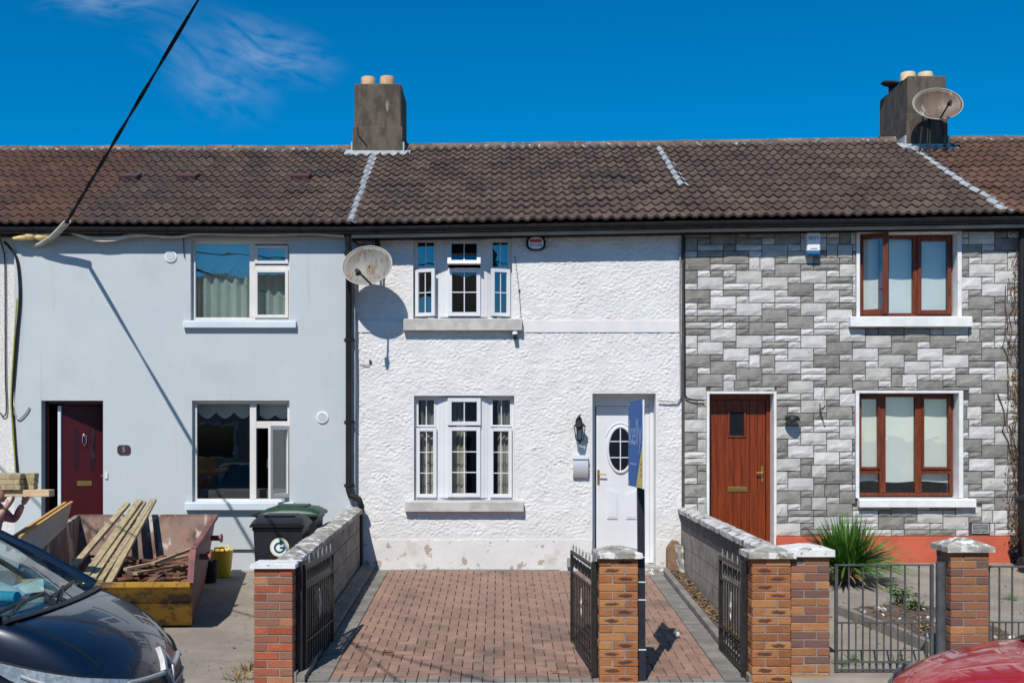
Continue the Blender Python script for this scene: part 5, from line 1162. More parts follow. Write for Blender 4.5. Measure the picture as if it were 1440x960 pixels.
for sg in (0, math.pi):
    pth = []
    for i in range(361):
        f = i/360*60; k = min(59, int(f)); p = path[k]*(1-(f-k))+path[k+1]*(f-k); a = i*.15+sg; pth.append(p+V((math.cos(a), math.sin(a)*.5, math.sin(a)))*(.012-.0072*min(1, i/170)))
    b.tube(pth, [.015-.0112*min(1, i/170) for i in range(len(pth))], 5)
tag(b.build('overhead_cable', mk('weathered_cable', (.006, .007, .010), None, rough=.95, spec=.1), smooth=True), 'twisted black overhead cable crossing the sky to the eaves bracket', 'cable')
b = MB(); b.tube([V((-10.2, -.6, 5.3))+(V((2.2, -15.9, 6.9))-V((-10.2, -.6, 5.3)))*(k/30)+V((0, 0, -.5*(1-(2*k/30-1)**2))) for k in range(31)], .016, 6); tag(b.build('telephone_wire', m['black']), 'telephone wire above the street throwing a thin shadow on the driveway', 'wire')
b = MB(); p = P(794, 788, -.05); b.box(PX(797), PX(803), -.1, -.012, PZ(796), PZ(783), .005); tag(b.build('drain_box', m['galv']), 'small grey box at the foot of the white plinth', 'box')
# brick stub and slab by the white door
b = MB(); x0_, x1_ = PX(936), PX(957); n = 9
top = [(x0_+(x1_-x0_)*i/n, .30+.12*math.sin(i/n*3.0)+.02*noise.noise(V((i*.9, 3, 1)))) for i in range(n+1)]
b.prism([(x0_, -.02)]+top+[(x1_, -.02)], -.22, -.03); tag(b.build('broken_plaster', mk('broken_brown_plaster', (.26, .16, .09), (.17, .10, .065), 9, .95, .8, 30, layers=[((.45, .33, .16), 6, .6, .7)])), 'broken brown plaster stub right of the white door', 'rubble')
b = MB(); b.slab([(PX(957, -.3), -.22, -.01), (PX(962, -.3), -.36, -.01), (PX(960, -.3), -.34, .36), (PX(952, -.3), -.2, .37)], .03); tag(b.build('leaning_slab', m['coping']), 'thin grey slab leaning beside the broken plaster', 'slab')
b = MB(); p = P(952.5, 897, -4.05); p.z = gz(p.y)+.035; b.lathe([(.004, -.03), (.025, -.02), (.032, 0), (.02, .025), (.004, .03)], p, 10); tag(b.build('crumpled_paper', m['paper'], smooth='all'), 'white crumpled litter on the grey paver border', 'litter')
for (px, py) in ((546, 917), (780, 946), (748, 823)):
    s_ = (py-516)/2.84; Yq = FOC/s_-16; p = V((PX(px, Yq), Yq, gz(Yq)+.012)); b = MB(); vs = []
    for i in range(7): vs += [p+V((-.05+.1*i/6, -.018*math.sin(math.pi*i/6), .008*math.sin(i*2)+.004)), p+V((-.05+.1*i/6, .018*math.sin(math.pi*i/6), .010*math.sin(i*2)+.010))]
    b.add(vs, [(2*i, 2*i+2, 2*i+3, 2*i+1) for i in range(6)]); tag(b.build('fallen_leaf', mk('red_brown_leaf', (.30, .055, .025), None, rough=.8), fix=False), 'red-brown dead leaf lying on the brick driveway', 'leaf', 'dead leaves on the driveway')

# ------------------------------------------------------------ bins, bucket
def wheelie(label, loc, rzv, bodym, lidm, h=1.05, w_=.56, dp_=.68, sticker=False):
    t = thing('wheelie_bin', label, 'bin', loc, rzv, 'wheelie bins'); hw, hd = w_/2, dp_/2
    b = MB(); lo = [(-hw*.80, -hd*.78), (hw*.80, -hd*.78), (hw*.80, hd*.72), (-hw*.80, hd*.72)]; hi = [(-hw*.96, -hd*.94), (hw*.96, -hd*.94), (hw*.96, hd*.9), (-hw*.96, hd*.9)]
    b.add([(*p, .06) for p in lo]+[(*p, h*.90) for p in hi], [(3, 2, 1, 0), (4, 5, 6, 7)]+[(i, (i+1) % 4, 4+(i+1) % 4, 4+i) for i in range(4)]); b.box(-hw, hw, -hd*.99, hd*.93, h*.87, h*.905, .01); b.build('body', bodym, t, local=True)
    b = MB(); pr = [(-hd-.02, h*.905), (-hd-.03, h*.945), (-hd*.8, h*.985), (-hd*.3, h*1.0), (hd*.3, h*1.0), (hd*.75, h*.985), (hd*.98, h*.95), (hd*.98, h*.905)]
    n = len(pr); cols_ = (-1.08, -1.0, -.82, .82, 1.0, 1.08); vs = []
    for c_ in cols_:
        e = {1.08: .0, 1.0: .55, .82: 1}[abs(c_)]
        vs += [(hw*c_, y_, h*.905+(z_-h*.905)*(.35+.65*e)) for (y_, z_) in pr]
    b.add(vs, [(i*n+k, i*n+(k+1) % n, (i+1)*n+(k+1) % n, (i+1)*n+k) for i in range(5) for k in range(n)]+[tuple(range(n)), tuple(range(6*n-1, 5*n-1, -1))]); lid = b.build('lid', lidm, t, local=True, smooth=True)
    b = MB(); b.box(-hw*.62, hw*.62, -hd*.55, hd*.5, h*.995, h*1.012, .008); b.build('lid_panel', lidm, t, local=True)
    b = MB(); b.tube([(-hw*.9, hd*.95, h*.88), (-hw*.9, hd+.09, h*.92), (hw*.9, hd+.09, h*.92), (hw*.9, hd*.95, h*.88)], .016, 8); b.build('handle', bodym, t, local=True)
    for sx in (-1, 1):
        b = MB(); b.tube([(sx*(hw*.82), hd*.72, .10), (sx*(hw*.95), hd*.72, .10)], .10, 16); b.build('wheel', m['tyre'], t, local=True)
    if sticker:
        cz = h*.715; yb = -hd*.905
        rt = lambda pts: [(p[0], p[1]) for p in pts]
        b = MB(); b.prism([(.02+.105*math.cos(a), cz+.105*math.sin(a)) for a in [2*math.pi*k/32 for k in range(32)]], yb-.012, yb-.009); b.build('sticker', mk('pale_yellow_sticker', (.66, .62, .42), None, rough=.5), t, local=True)
        b = MB(); b.prism([(.02+.090*math.cos(a), cz+.090*math.sin(a)) for a in [2*math.pi*k/32 for k in range(32)]], yb-.0135, yb-.0122); b.build('sticker_face', m['whiteplastic'], t, local=True)
        b = MB(); o1, o2 = [], []
        for k in range(25): a = R(62)+R(290)*k/24; o1.append((.02+.062*math.cos(a), cz-.004+.062*math.sin(a))); o2.append((.02+.040*math.cos(a), cz-.004+.040*math.sin(a)))
        for k in range(24): b.prism([o1[k], o1[k+1], o2[k+1], o2[k]], yb-.0155, yb-.0137)
        b.prism([(.02+.005, cz-.016), (.082, cz-.016), (.082, cz+.006), (.02+.005, cz+.006)], yb-.0158, yb-.0137)
        b.prism([(.02-.002, cz+.095), (.02+.055, cz+.052), (.02+.004, cz+.020)], yb-.0158, yb-.0137); b.build('arrow_emblem', m['printteal'], t, local=True)
    return t
wheelie('dark grey wheelie bin with a round arrow sticker', (-2.455, -3.15, gz(-3.15)), R(2), m['binblack'], m['binblack'], 1.17, .56, .62, True)
wheelie('green-lidded wheelie bin behind the one with the sticker', (-2.49, -2.25, gz(-2.25)), R(90), m['binblack'], m['greenplastic'], 1.17, .60, .68)
wheelie('black wheelie bin at the far end of the stone house', (PX(1474, -1.0), -1.0, .06), R(4), m['binblack'], m['binblack'], 1.05, .54, .62)
t = thing('trug_bucket', 'yellow rubber trug bucket behind the skip', 'bucket', (PX(312, -.55), -.55, gz(-.55))); c_ = V((PX(312, -.55), -.55, gz(-.55)))
b = MB(); b.lathe([(.115, 0), (.15, .34), (.158, .35), (.15, .36), (.142, .34), (.108, .02)], c_, 20); b.build('body', m['yellowplastic'], t, smooth=True)
for s_ in (-1, 1):
    b = MB(); b.tube([c_+V((-.07, s_*.12, .35)), c_+V((-.06, s_*.14, .40)), c_+V((.06, s_*.14, .40)), c_+V((.07, s_*.12, .35))], .012, 7); b.build('handle', m['yellowplastic'], t, smooth=True)
b = MB(); c_ = V((PX(296, -.85), -.95, gz(-.95))); b.lathe([(.10, 0), (.13, .28), (.136, .28), (.125, .27), (.09, .02)], c_, 18); tag(b.build('black_bucket', m['black'], smooth=True), 'small black bucket tucked against the skip', 'bucket')

# ------------------------------------------------------------ skip with its load
FR = V((-3.27, -3.95, .31)); KR = V((-3.33, -3.62, .63)); BR = V((-3.74, -.98, .815)); wv = V((-1.80, -.06, -.0)); FL, KL, BL = FR+wv, KR+wv, BR+wv
fr = V((-3.36, -3.55, gz(-3.55)+.02)); br = V((-3.80, -1.35, gz(-1.35)+.02)); w2 = wv*.93; fl, bl = fr+w2, br+w2
t = thing('skip', 'rusty yellow and red waste skip in the yard of the grey-blue house', 'skip', (-4.4, -2.4, gz(-2.4)))
b = MB(); b.slab([fr, fl, FL, FR], .03); b.build('front_panel', [m['skipyellow']], t)
def two(poly, n_in, th, name, mo, mi):
    """steel plate: outer face one paint, inner face another"""
    poly = [V(p) for p in poly]; n = len(poly); inn = [p+V(n_in)*th for p in poly]; b = MB()
    b.add(poly+inn, [tuple(range(n))]+[(i, (i+1) % n, n+(i+1) % n, n+i) for i in range(n)]); b.k = 1; b.add(inn, [tuple(range(n-1, -1, -1))]); return b.build(name, [mo, mi], t, fix=False)
two([fr, br, BR, KR, FR], (-1, .1, 0), .04, 'side_panel', m['skipred'], m['skipin'])
two([fl, bl, BL, KL, FL], (1, -.1, 0), .04, 'side_panel', m['skipred'], m['skipin'])
two([br, bl, BL, BR], (0, -1, 0), .04, 'back_panel', m['skipyellow'], m['skipin'])
b = MB(); b.slab([fr+V((0, 0, .01)), br+V((0, 0, .01)), bl+V((0, 0, .01)), fl+V((0, 0, .01))], .03); b.build('floor', m['skipin'], t)
yl = m['skipyellow']
for (pp, mt) in (([FR, KR], m['skipred']), ([KR, BR], m['skipred']), ([BR, BL], m['skipin']), ([BL, KL], m['skipin']), ([KL, FL], m['skipin']), ([FL, FR], yl)):
    b = MB(); b.bar(pp[0], pp[1], .06, .05); b.build('rim', mt, t)
b = MB(); b.slab([fr*.55+FR*.45+V((0, -.02, 0)), fl*.55+FL*.45+V((0, -.02, 0)), fl*.45+FL*.55+V((0, -.02, 0)), fr*.45+FR*.55+V((0, -.02, 0))], .03); b.build('front_rib', yl, t)
for f in (.25, .75):
    p = KR*(1-f)+BR*f; b = MB(); b.tube([p+V((.0, 0, -.18)), p+V((.12, 0, -.18))], .035, 10); b.tube([p+V((.12, 0, -.18)), p+V((.14, 0, -.18))], .055, 10); b.build('lifting_lug', m['skipred'], t)
rk = random.Random(3)
b = MB(); nx, ny = 16, 20; vs = []
for j in range(ny+1):
    for i in range(nx+1):
        u, v_ = i/nx, j/ny; p = (fr.lerp(fl, .03+.94*u)).lerp(br.lerp(bl, .03+.94*u), .01+.98*v_)
        vs.append((p.x, p.y, p.z+.26+.13*noise.noise(V((u*5, v_*5, 3)))+.10*(1-u)*v_))
b.add(vs, [(j*(nx+1)+i, j*(nx+1)+i+1, (j+1)*(nx+1)+i+1, (j+1)*(nx+1)+i) for j in range(ny) for i in range(nx)])
tag(b.build('rubble_heap', m['rot'], fix=False), 'reddish brown broken rubble filling the skip', 'rubble', kind='stuff')
for k in range(46):
    u, v_ = rk.uniform(.08, .75), rk.uniform(.05, .85); p = (fr.lerp(fl, u)).lerp(br.lerp(bl, u), v_); p.z += .36+rk.uniform(-.03, .10); a = rk.uniform(-.7, .7) if k % 3 else rk.uniform(0, 3.1); l = rk.uniform(.12, .36)
    d_ = V((math.cos(a), math.sin(a), rk.uniform(-.12, .25)))*l; b = MB(); b.bar(p-d_, p+d_, rk.uniform(.05, .10), rk.uniform(.015, .03))
    tag(b.build('broken_board', m['rot']), 'broken reddish brown board offcut heaped in the skip', 'offcut', 'offcuts heaped in the skip')
for k, (a_, c_) in enumerate((((215, 792), (273, 770)), ((176, 800), (262, 782)), ((190, 806), (250, 795)))):
    p, q_ = P(*a_, -3.3), P(*c_, -2.3); b = MB(); b.bar(p, q_, .05, .03); tag(b.build('grey_stick', m['timber']), 'long weathered stick lying across the brown rubble', 'stick', 'sticks on the rubble')
for k, (a_, c_, Yb, Yt, w_) in enumerate((((103, 797), (179, 708), -3.15, -1.15, .075), ((121, 809), (196, 704), -3.3, -1.05, .085), ((131, 813), (202, 706), -3.33, -.98, .07), ((141, 817), (212, 708), -3.36, -1.08, .06), ((152, 821), (216, 702.5), -3.40, -.92, .075))):
    p, q_ = P(*a_, Yb), P(*c_, Yt); b = MB(); b.bar(p, q_, w_, .04); tag(b.build('timber_plank', m['timber']), 'long weathered timber plank leaning out over the back rim of the skip', 'plank', 'planks leaning in the skip')
for k, pts in enumerate(([(14, 758, -3.7), (92, 707, -2.3), (86, 722, -2.3), (12, 775, -3.7)], [(28, 755, -3.8), (101, 706, -2.2), (94, 739, -2.2), (40, 790, -3.8)])):
    qd = [P(*p) for p in pts]; t = thing('board_sheet', ['narrow chipboard sheet behind the wider one at the skip', 'wide pink-faced chipboard sheet propped on the left of the skip'][k], 'board', (qd[3].x, qd[3].y, gz(-3.7)))
    b = MB(); b.slab(qd, .03); b.build('sheet', m['chip'], t); b = MB(); b.bar(qd[0]+V((0, 0, .006)), qd[1]+V((0, 0, .006)), .034, .018); b.build('edge', m['chipedge'], t)

# ------------------------------------------------------------ carried timber and the person under it
Yp = -4.0
b = MB(); b.box(-8.2, PX(70, Yp), Yp-.02, Yp+.13, PZ(698, Yp), PZ(688.5, Yp), .004); tag(b.build('pine_beam', m['newtimber']), 'fresh pine beam carried at shoulder height', 'beam')
for k in range(6):
    r_, c2_ = divmod(k, 2); e = PX(31 if c2_ == 0 else 44, Yp)+rnd.gauss(0, .006); y0 = Yp-.06+c2_*.125; z0 = PZ(688.3, Yp)+r_*.058
    b = MB(); b.box(-8.0, e, y0, y0+.118, z0, z0+.055, .003); tag(b.build('fence_board', m['timber']), 'greenish fence board in the stack carried on the pine beam', 'board', 'boards stacked on the pine beam')
def skinned(name, verts, edges, radii, mat, parent, root=0, sub=2):
    me = bpy.data.meshes.new(name); me.from_pydata([tuple(v_) for v_ in verts], edges, []); o = bpy.data.objects.new(name, me); COL.objects.link(o); o.parent = parent
    md = o.modifiers.new('s', 'SKIN'); 
    if not me.skin_vertices: me.skin_vertices.new(name='skin')
    for i, r_ in enumerate(radii): me.skin_vertices[0].data[i].radius = (r_, r_) if not isinstance(r_, tuple) else r_
    me.skin_vertices[0].data[root].use_root = True
    sb = o.modifiers.new('d', 'SUBSURF'); sb.levels = sub; sb.render_levels = sub
    dg = bpy.context.evaluated_depsgraph_get(); dg.update(); me2 = bpy.data.meshes.new_from_object(o.evaluated_get(dg)); o.modifiers.clear(); o.data = me2; me2.name = name
    me2.materials.clear(); me2.materials.append(mat); me2.polygons.foreach_set('use_smooth', [True]*len(me2.polygons)); return o
pl = V((-5.42, Yp+.02, gz(Yp))); person = thing('person', 'person in a mauve shirt carrying timber on one shoulder', 'person', pl, 0)
# body frame: faces +x, shoulders turned towards the street
bv = [(0, 0, .90), (0, 0, 1.08), (.02, 0, 1.24), (.06, 0, 1.36), (.11, 0, 1.44),
      (.04, -.19, 1.33), (.16, -.30, 1.16), (.30, -.24, 1.36), (.04, .19, 1.33), (.18, .28, 1.20), (.30, .20, 1.38),
      (0, -.10, .86), (.05, -.12, .47), (-.02, -.13, .09), (.12, -.14, .04), (0, .10, .86), (-.04, .12, .47), (-.12, .13, .09), (.02, .14, .04)]
be = [(0, 1), (1, 2), (2, 3), (3, 4), (3, 5), (5, 6), (6, 7), (3, 8), (8, 9), (9, 10), (0, 11), (11, 12), (12, 13), (13, 14), (0, 15), (15, 16), (16, 17), (17, 18)]
br_ = [.15, .145, .16, .12, .055, .075, .05, .034, .075, .05, .034, .10, .065, .045, .035, .10, .065, .045, .035]
body = skinned('body', bv, be, br_, m['shirt'], person)
for mt_ in (m['trousers'], m['skin']): body.data.materials.append(mt_)
for pg in body.data.polygons:
    c_ = pg.center
    if c_.z < .88: pg.material_index = 1
    elif c_.z > 1.42 or (c_.x > .26 and c_.z > 1.2): pg.material_index = 2
hd_ = []; b = MB(); b.M = Matrix.Translation((.15, 0, 1.53)) @ Matrix.Rotation(R(12), 4, 'Y')
b.lathe([(.02, -.115), (.055, -.105), (.075, -.06), (.082, 0), (.083, .05), (.065, .095), (.02, .115)], (0, 0, 0), 18); hd = b.build('head', m['skin'], person, local=True, smooth='all')
b = MB(); b.M = Matrix.Translation((.15, 0, 1.53)) @ Matrix.Rotation(R(12), 4, 'Y'); b.lathe([(.012, -.03), (.016, -.012), (.006, .02)], (.085, 0, -.01), 8); b.build('nose', m['skin'], hd, local=True, smooth='all')
for s_ in (-1, 1):
    b = MB(); b.M = Matrix.Translation((.15, 0, 1.53)) @ Matrix.Rotation(R(12), 4, 'Y'); b.lathe([(.003, -.011), (.011, 0), (.003, .011)], (.075, s_*.03, .012), 8); b.build('eye', m['darktrim'], hd, local=True)
    b = MB(); b.M = Matrix.Translation((.15, 0, 1.53)) @ Matrix.Rotation(R(12), 4, 'Y'); b.lathe([(.006, -.03), (.018, 0), (.006, .03)], (0, s_*.084, 0), 8); b.build('ear', m['skin'], hd, local=True)
b = MB(); b.M = Matrix.Translation((.15, 0, 1.53)) @ Matrix.Rotation(R(12), 4, 'Y'); b.lathe([(.086, .03), (.087, .055), (.068, .10), (.02, .122)], (0, 0, 0), 18); b.prism([(.05, -.06), (.15, -.04), (.16, .04), (.05, .06)], .032, .042, 'z'); b.build('cap', m['cap'], person, local=True, smooth=True)
for s_, wr in ((-1, V((.30, -.24, 1.36))), (1, V((.30, .20, 1.38)))):
    hv = [wr, wr+V((.05, -s_*.01, .06))]; hedge = [(0, 1)]; hr = [.03, .034]
    for f in range(4):
        b0 = hv[1]+V((.02, (f-1.5)*.02, .02)); hv += [b0, b0+V((.008, -s_*.012, .04-.004*abs(f-1.5))), b0+V((-.004, -s_*.03, .06))]; n0 = len(hv)-3; hedge += [(1, n0), (n0, n0+1), (n0+1, n0+2)]; hr += [.010, .009, .008]
    hv += [hv[1]+V((-.03, -s_*.01, .01)), hv[1]+V((-.045, -s_*.03, .04))]; n0 = len(hv)-2; hedge += [(1, n0), (n0, n0+1)]; hr += [.011, .009]
    skinned('hand', hv, hedge, hr, m['skin'], person, 0, 1)
for s_, f in ((-1, (.06, -.14, 0)), (1, (-.04, .14, 0))):
    b = MB(); b.M = Matrix.Translation(f); b.prism([(-.10, 0), (.16, 0), (.17, .03), (.10, .075), (.02, .11), (-.09, .11)], -.045, .045); b.build('shoe', m['darktrim'], person, local=True)

# ------------------------------------------------------------ cars
def car(name, label, nose, heading, st, Lc, hw, road, paint, cowl_x, cowl_z, pillar_slope, roof_z_, emblem=None):
    """lofted body from stations (x back from nose, half-width factor, edge height, crown)"""
    t = thing(name, label, 'car', (nose[0], nose[1], road), heading, 'parked cars')
    # local: +x backwards from the nose
    def prof(x_, wf, ze, cr):
        w_ = hw*wf; zl = .22
        return [(w_*.80, zl), (w_*.96, zl+.07), (w_*1.0, zl+.26), (w_*1.0, zl+(ze-zl)*.62), (w_*.985, zl+(ze-zl)*.84), (w_*.93, ze), (w_*.84, ze+cr*.25), (w_*.5, ze+cr*.8), (0, ze+cr)]
    rows = []
    for (x_, wf, ze, cr, back) in st:
        pr = prof(x_, wf, ze, cr); row = []
        for (y_, z_) in pr: row.append((x_+back*(y_/hw)**2, y_, z_))
        full_ = row+[(p[0], -p[1], p[2]) for p in reversed(row[:-1])]; rows.append(full_)
    n = len(rows[0]); b = MB(); b.add([p for r_ in rows for p in r_], [(i*n+k, i*n+k+1, (i+1)*n+k+1, (i+1)*n+k) for i in range(len(rows)-1) for k in range(n-1)]+[tuple(range(n)), tuple(range(len(rows)*n-1, (len(rows)-1)*n-1, -1))]+[(i*n, (i+1)*n, (i+1)*n+n-1, i*n+n-1) for i in range(len(rows)-1)])
    body = b.build('body', paint, t, local=True, smooth='all'); sb = body.modifiers.new('sub', 'SUBSURF'); sb.levels = 2; sb.render_levels = 2
    # greenhouse
    rt = roof_z_; ax = cowl_x; tx = ax+(rt-cowl_z)/math.tan(pillar_slope); bx_ = Lc-.35
    gw0, gw1 = hw*.90, hw*.70
    A0 = [(ax+.14*(y_/gw0)**2 if False else ax+.07*abs(y_/gw0)**2, y_, cowl_z-.01) for y_ in (-gw0, -gw0*.5, 0, gw0*.5, gw0)]
    A1 = [(tx+.07*abs(y_/gw1)**2, y_, rt-.05*abs(y_/gw1)**2) for y_ in (-gw1, -gw1*.5, 0, gw1*.5, gw1)]
    b = MB(); b.add(A0+A1, [(i, i+1, 6+i, 5+i) for i in range(4)]); b.build('windscreen', m['carglass'], t, local=True, smooth='all', fix=False)
    b = MB()
    for s_ in (0, 4):
        p, q_ = V(A0[s_]), V(A1[s_]); e_ = V((0, .03 if s_ else -.03, 0)); b = MB(); b.tube([p, p*.5+q_*.5+V((-.01, 0, .015)), q_], [.05, .045, .04], 8); b.build('a_pillar', paint, t, local=True, smooth=True)
    
    R0 = A1; R1 = [(bx_-.25, p[1], rt-.02-.05*abs(p[1]/gw1)**2) for p in A1]; b = MB(); mid = [((p[0]+q_[0])/2, p[1], p[2]+.035) for p, q_ in zip(R0, R1)]
    b.add(R0+mid+R1, [(j*5+i, j*5+i+1, j*5+6+i, j*5+5+i) for j in range(2) for i in range(4)]); b.add([(p[0], p[1], p[2]-.03) for p in R0+mid+R1], [(j*5+5+i, j*5+6+i, j*5+i+1, j*5+i) for j in range(2) for i in range(4)]); b.build('roof', paint, t, local=True, smooth='all', fix=False)
    for s_ in (-1, 1):
        lo = [(ax+.18, s_*gw0, cowl_z-.02), (ax+.42, s_*gw0*1.01, cowl_z-.03), (ax+1.5, s_*gw0*1.02, cowl_z-.03), (bx_, s_*gw0*.97, cowl_z)]; hi = [(tx+.07, s_*gw1, rt-.05), (tx+.35, s_*gw1, rt-.04), (ax+1.55, s_*gw1, rt-.03), (bx_-.25, s_*gw1, rt-.07)]
        for k in range(3): b = MB(); b.slab([lo[k], lo[k+1], hi[k+1], hi[k]] if s_ > 0 else [lo[k+1], lo[k], hi[k], hi[k+1]], .006); b.build('side_window', m['glassdark'], t, local=True)
        b = MB()
        for k in (1, 2, 3): b.bar(lo[k], hi[k], .05, .03)
        b.build('pillar', m['darktrim'], t, local=True)
        b = MB(); b.M = Matrix.Translation((ax+.45, s_*(gw0+.13), cowl_z+.03)); b.lathe([(.02, -.09), (.07, -.075), (.085, 0), (.07, .075), (.02, .09)], (0, 0, 0), 12); b.box(-.02, .02, -s_*.12, 0, -.07, -.04); b.build('door_mirror', paint, t, local=True, smooth=True)
    b = MB(); b.slab([(bx_, -gw0*.97, cowl_z), (bx_, gw0*.97, cowl_z), (bx_-.25, gw1, rt-.07), (bx_-.25, -gw1, rt-.07)], .006); b.build('rear_window', m['glassdark'], t, local=True)
    # dashboard and seats
    b = MB(); b.prism([(ax+.10, cowl_z-.30), (ax+.08, cowl_z-.055), (ax+.55, cowl_z-.02), (ax+.72, cowl_z-.08), (ax+.75, cowl_z-.3)], -gw0*.93, gw0*.93); b.build('dashboard', m['interior'], t, local=True, smooth=True)
    for s_ in (-1, 1):
        b = MB(); b.box(ax+1.2, ax+1.36, s_*.38-.24, s_*.38+.24, .6, 1.28, .05); b.box(ax+1.24, ax+1.34, s_*.38-.13, s_*.38+.13, 1.3, 1.5, .04); b.build('seat', m['interior'], t, local=True)
    # wheels
    for xw in (.82, Lc-.80):
        for s_ in (-1, 1):
            b = MB(); b.tube([(xw, s_*(hw-.20), .32), (xw, s_*(hw+.008), .32)], .32, 26); wh = b.build('wheel', m['tyre'], t, local=True, smooth=True)
            b = MB(); b.tube([(xw, s_*(hw+.006), .32), (xw, s_*(hw+.014), .32)], .21, 20); b.build('rim', m['alloy'], wh, local=True)
    return t, A0, A1
RD = -.472
stN = [(-.02, .62, .58, .05, .14), (.0, .80, .78, .04, .20), (.05, .88, .89, .04, .24), (.14, .93, .99, .035, .22), (.30, .965, 1.09, .035, .16), (.50, .985, 1.18, .03, .10), (.75, 1, 1.27, .01, .04), (1.15, 1.0, 1.29, -.04, 0), (2.4, 1.0, 1.20, -.05, 0), (3.6, .99, 1.20, -.05, 0), (4.1, .95, 1.10, 0, 0), (4.25, .88, .85, 0, 0), (4.28, .8, .6, 0, 0)]
NX = -2.19; NY = -8.45
navy, wsA, wsB = car('parked_car', 'navy blue family car with diamond badge parked before the skip', (NX, NY), math.pi, stN, 4.28, .90, RD, m['navy'], .72, 1.265, R(33), 1.78)
# local frame: heading pi -> local x back = world -x ; local y = -world y
def bonnet_z(x_):
    for (a, _, za, _, _), (c_, _, zc, _, _) in zip(stN, stN[1:]):
        if x_ <= c_: return za+(zc-za)*(x_-a)/(c_-a)
    return 1.19
from mathutils.bvhtree import BVHTree
body_o = [c_ for c_ in navy.children if c_.name.startswith('body')][0]
bpy.context.view_layer.update(); BV = BVHTree.FromObject(body_o, bpy.context.evaluated_depsgraph_get())
def surf(x_, y_):
    h = BV.ray_cast(V((x_, y_, 3)), V((0, 0, -1))); return h[0].z if h[0] else 1.0
def front(y_, z_, off=.004):
    """point on the nose, hit from ahead, lifted off the paint"""
    h = BV.ray_cast(V((-2, y_, z_)), V((1, 0, 0))); p = h[0] if h[0] else V((.3, y_, z_)); return p+(h[1] if h[0] else V((-1, 0, 0)))*off
def corner(th, z_, s_, off=.008):
    d_ = V((math.cos(th), -s_*math.sin(th), 0)); h = BV.ray_cast(V((.9, 0, z_))-d_*3, d_); return (h[0]+h[1]*off) if h[0] else V((.9, 0, z_))-d_*.8
b = MB(); n = 17                                      # dark grille with chrome bars following the nose
gp = [[front(-.52+1.04*i/(n-1), zz+.05*abs(-.52+1.04*i/(n-1)), .004) for i in range(n)] for zz in (.44, .54, .62, .70, .78)]
b.add([p for r_ in gp for p in r_], [(j*n+i, j*n+i+1, (j+1)*n+i+1, (j+1)*n+i) for j in range(4) for i in range(n-1)]); b.build('grille', m['darktrim'], navy, local=True, smooth='all', fix=False)
for zz in (.52, .61, .70):
    b = MB(); b.tube([front(-.5+1.0*i/20, zz+.05*abs(-.5+i/20), .010) for i in range(21)], .010, 6); b.build('grille_bar', m['badge'], navy, local=True, smooth=True)
b = MB(); b.tube([front(-.54+1.08*i/24, .80+.06*abs(-.54+1.08*i/24), .008) for i in range(25)], .017, 8); b.build('chrome_strip', m['badge'], navy, local=True, smooth=True)
ez_ = .825; so, hz_ = .105, .128
def ring(k, off): return [front(0+y_*so*k, ez_+z_*hz_*k, off) for (y_, z_) in ((0, -1), (.5, -.5), (1, 0), (.5, .5), (0, 1), (-.5, .5), (-1, 0), (-.5, -.5))]
r_all = ring(1, .0)+ring(.94, .034)+ring(.55, .034)+ring(.48, .0); b = MB(); b.add(r_all, [(r_*8+k, r_*8+(k+1) % 8, r_*8+8+(k+1) % 8, r_*8+8+k) for r_ in range(3) for k in range(8)]); b.build('diamond_badge', m['badge'], navy, local=True)
for s_ in (-1, 1):                                   # headlamps wrapping the corners
    rows = []; nh = 16
    for i in range(nh):
        f = i/(nh-1); th = R(30+57*f); zt_ = .855+.215*f**1.1; zb_ = zt_-(.15+.04*math.sin(f*2.6))*(1-.82*f**2.2)
        rows.append([corner(th, zb_+(zt_-zb_)*k/5, s_) for k in range(6)])
    b = MB(); b.add([p for r_ in rows for p in r_], [(i*6+k, i*6+k+1, i*6+7+k, i*6+6+k) for i in range(nh-1) for k in range(5)]); hl_ = b.build('headlamp', m['lamp'], navy, local=True, smooth='all', fix=True)
    b = MB(); b.tube([r_[5] for r_ in rows], .006, 5); b.build('lamp_edge', m['darktrim'], hl_, local=True)
    b = MB(); b.tube([r_[2]+V((0, 0, .01)) for r_ in rows[2:12]], .012, 6); b.build('lamp_strip', m['badge'], hl_, local=True)
# bonnet shut line, wipers
for s_ in (-1, 1):
    b = MB(); pts = []
    for i in range(16):
        x_ = .20+.50*i/15; yy_ = s_*(.66+.07*i/15); pts.append((x_+.03, yy_, surf(x_+.03, yy_)+.001))
    b.tube(pts, .006, 5); b.build('shut_line', m['darktrim'], navy, local=True)
for (y0, y1) in ((.72, .05), (.05, -.55)):
    b = MB(); f = lambda y_: V((.74+.07*abs(y_/.81)**2, y_, 1.265)); p, q_ = f(y0), f(y1); d_ = V((.025, 0, .035)); b.tube([p+d_, (p+q_)/2+d_*1.5, q_+V((.07, 0, .06))], .012, 6); b.tube([p+V((-.04, 0, .01)), (p+q_)/2+d_*1.8], .010, 6); b.build('wiper', m['darktrim'], navy, local=True)
b = MB(); pts = [V((.68+.07*abs(y_/.81)**2, y_, 1.255)) for y_ in [-.8+1.6*i/12 for i in range(13)]]; b.tube(pts, .028, 6, flat=.4); b.build('cowl', m['darktrim'], navy, local=True, smooth=True)
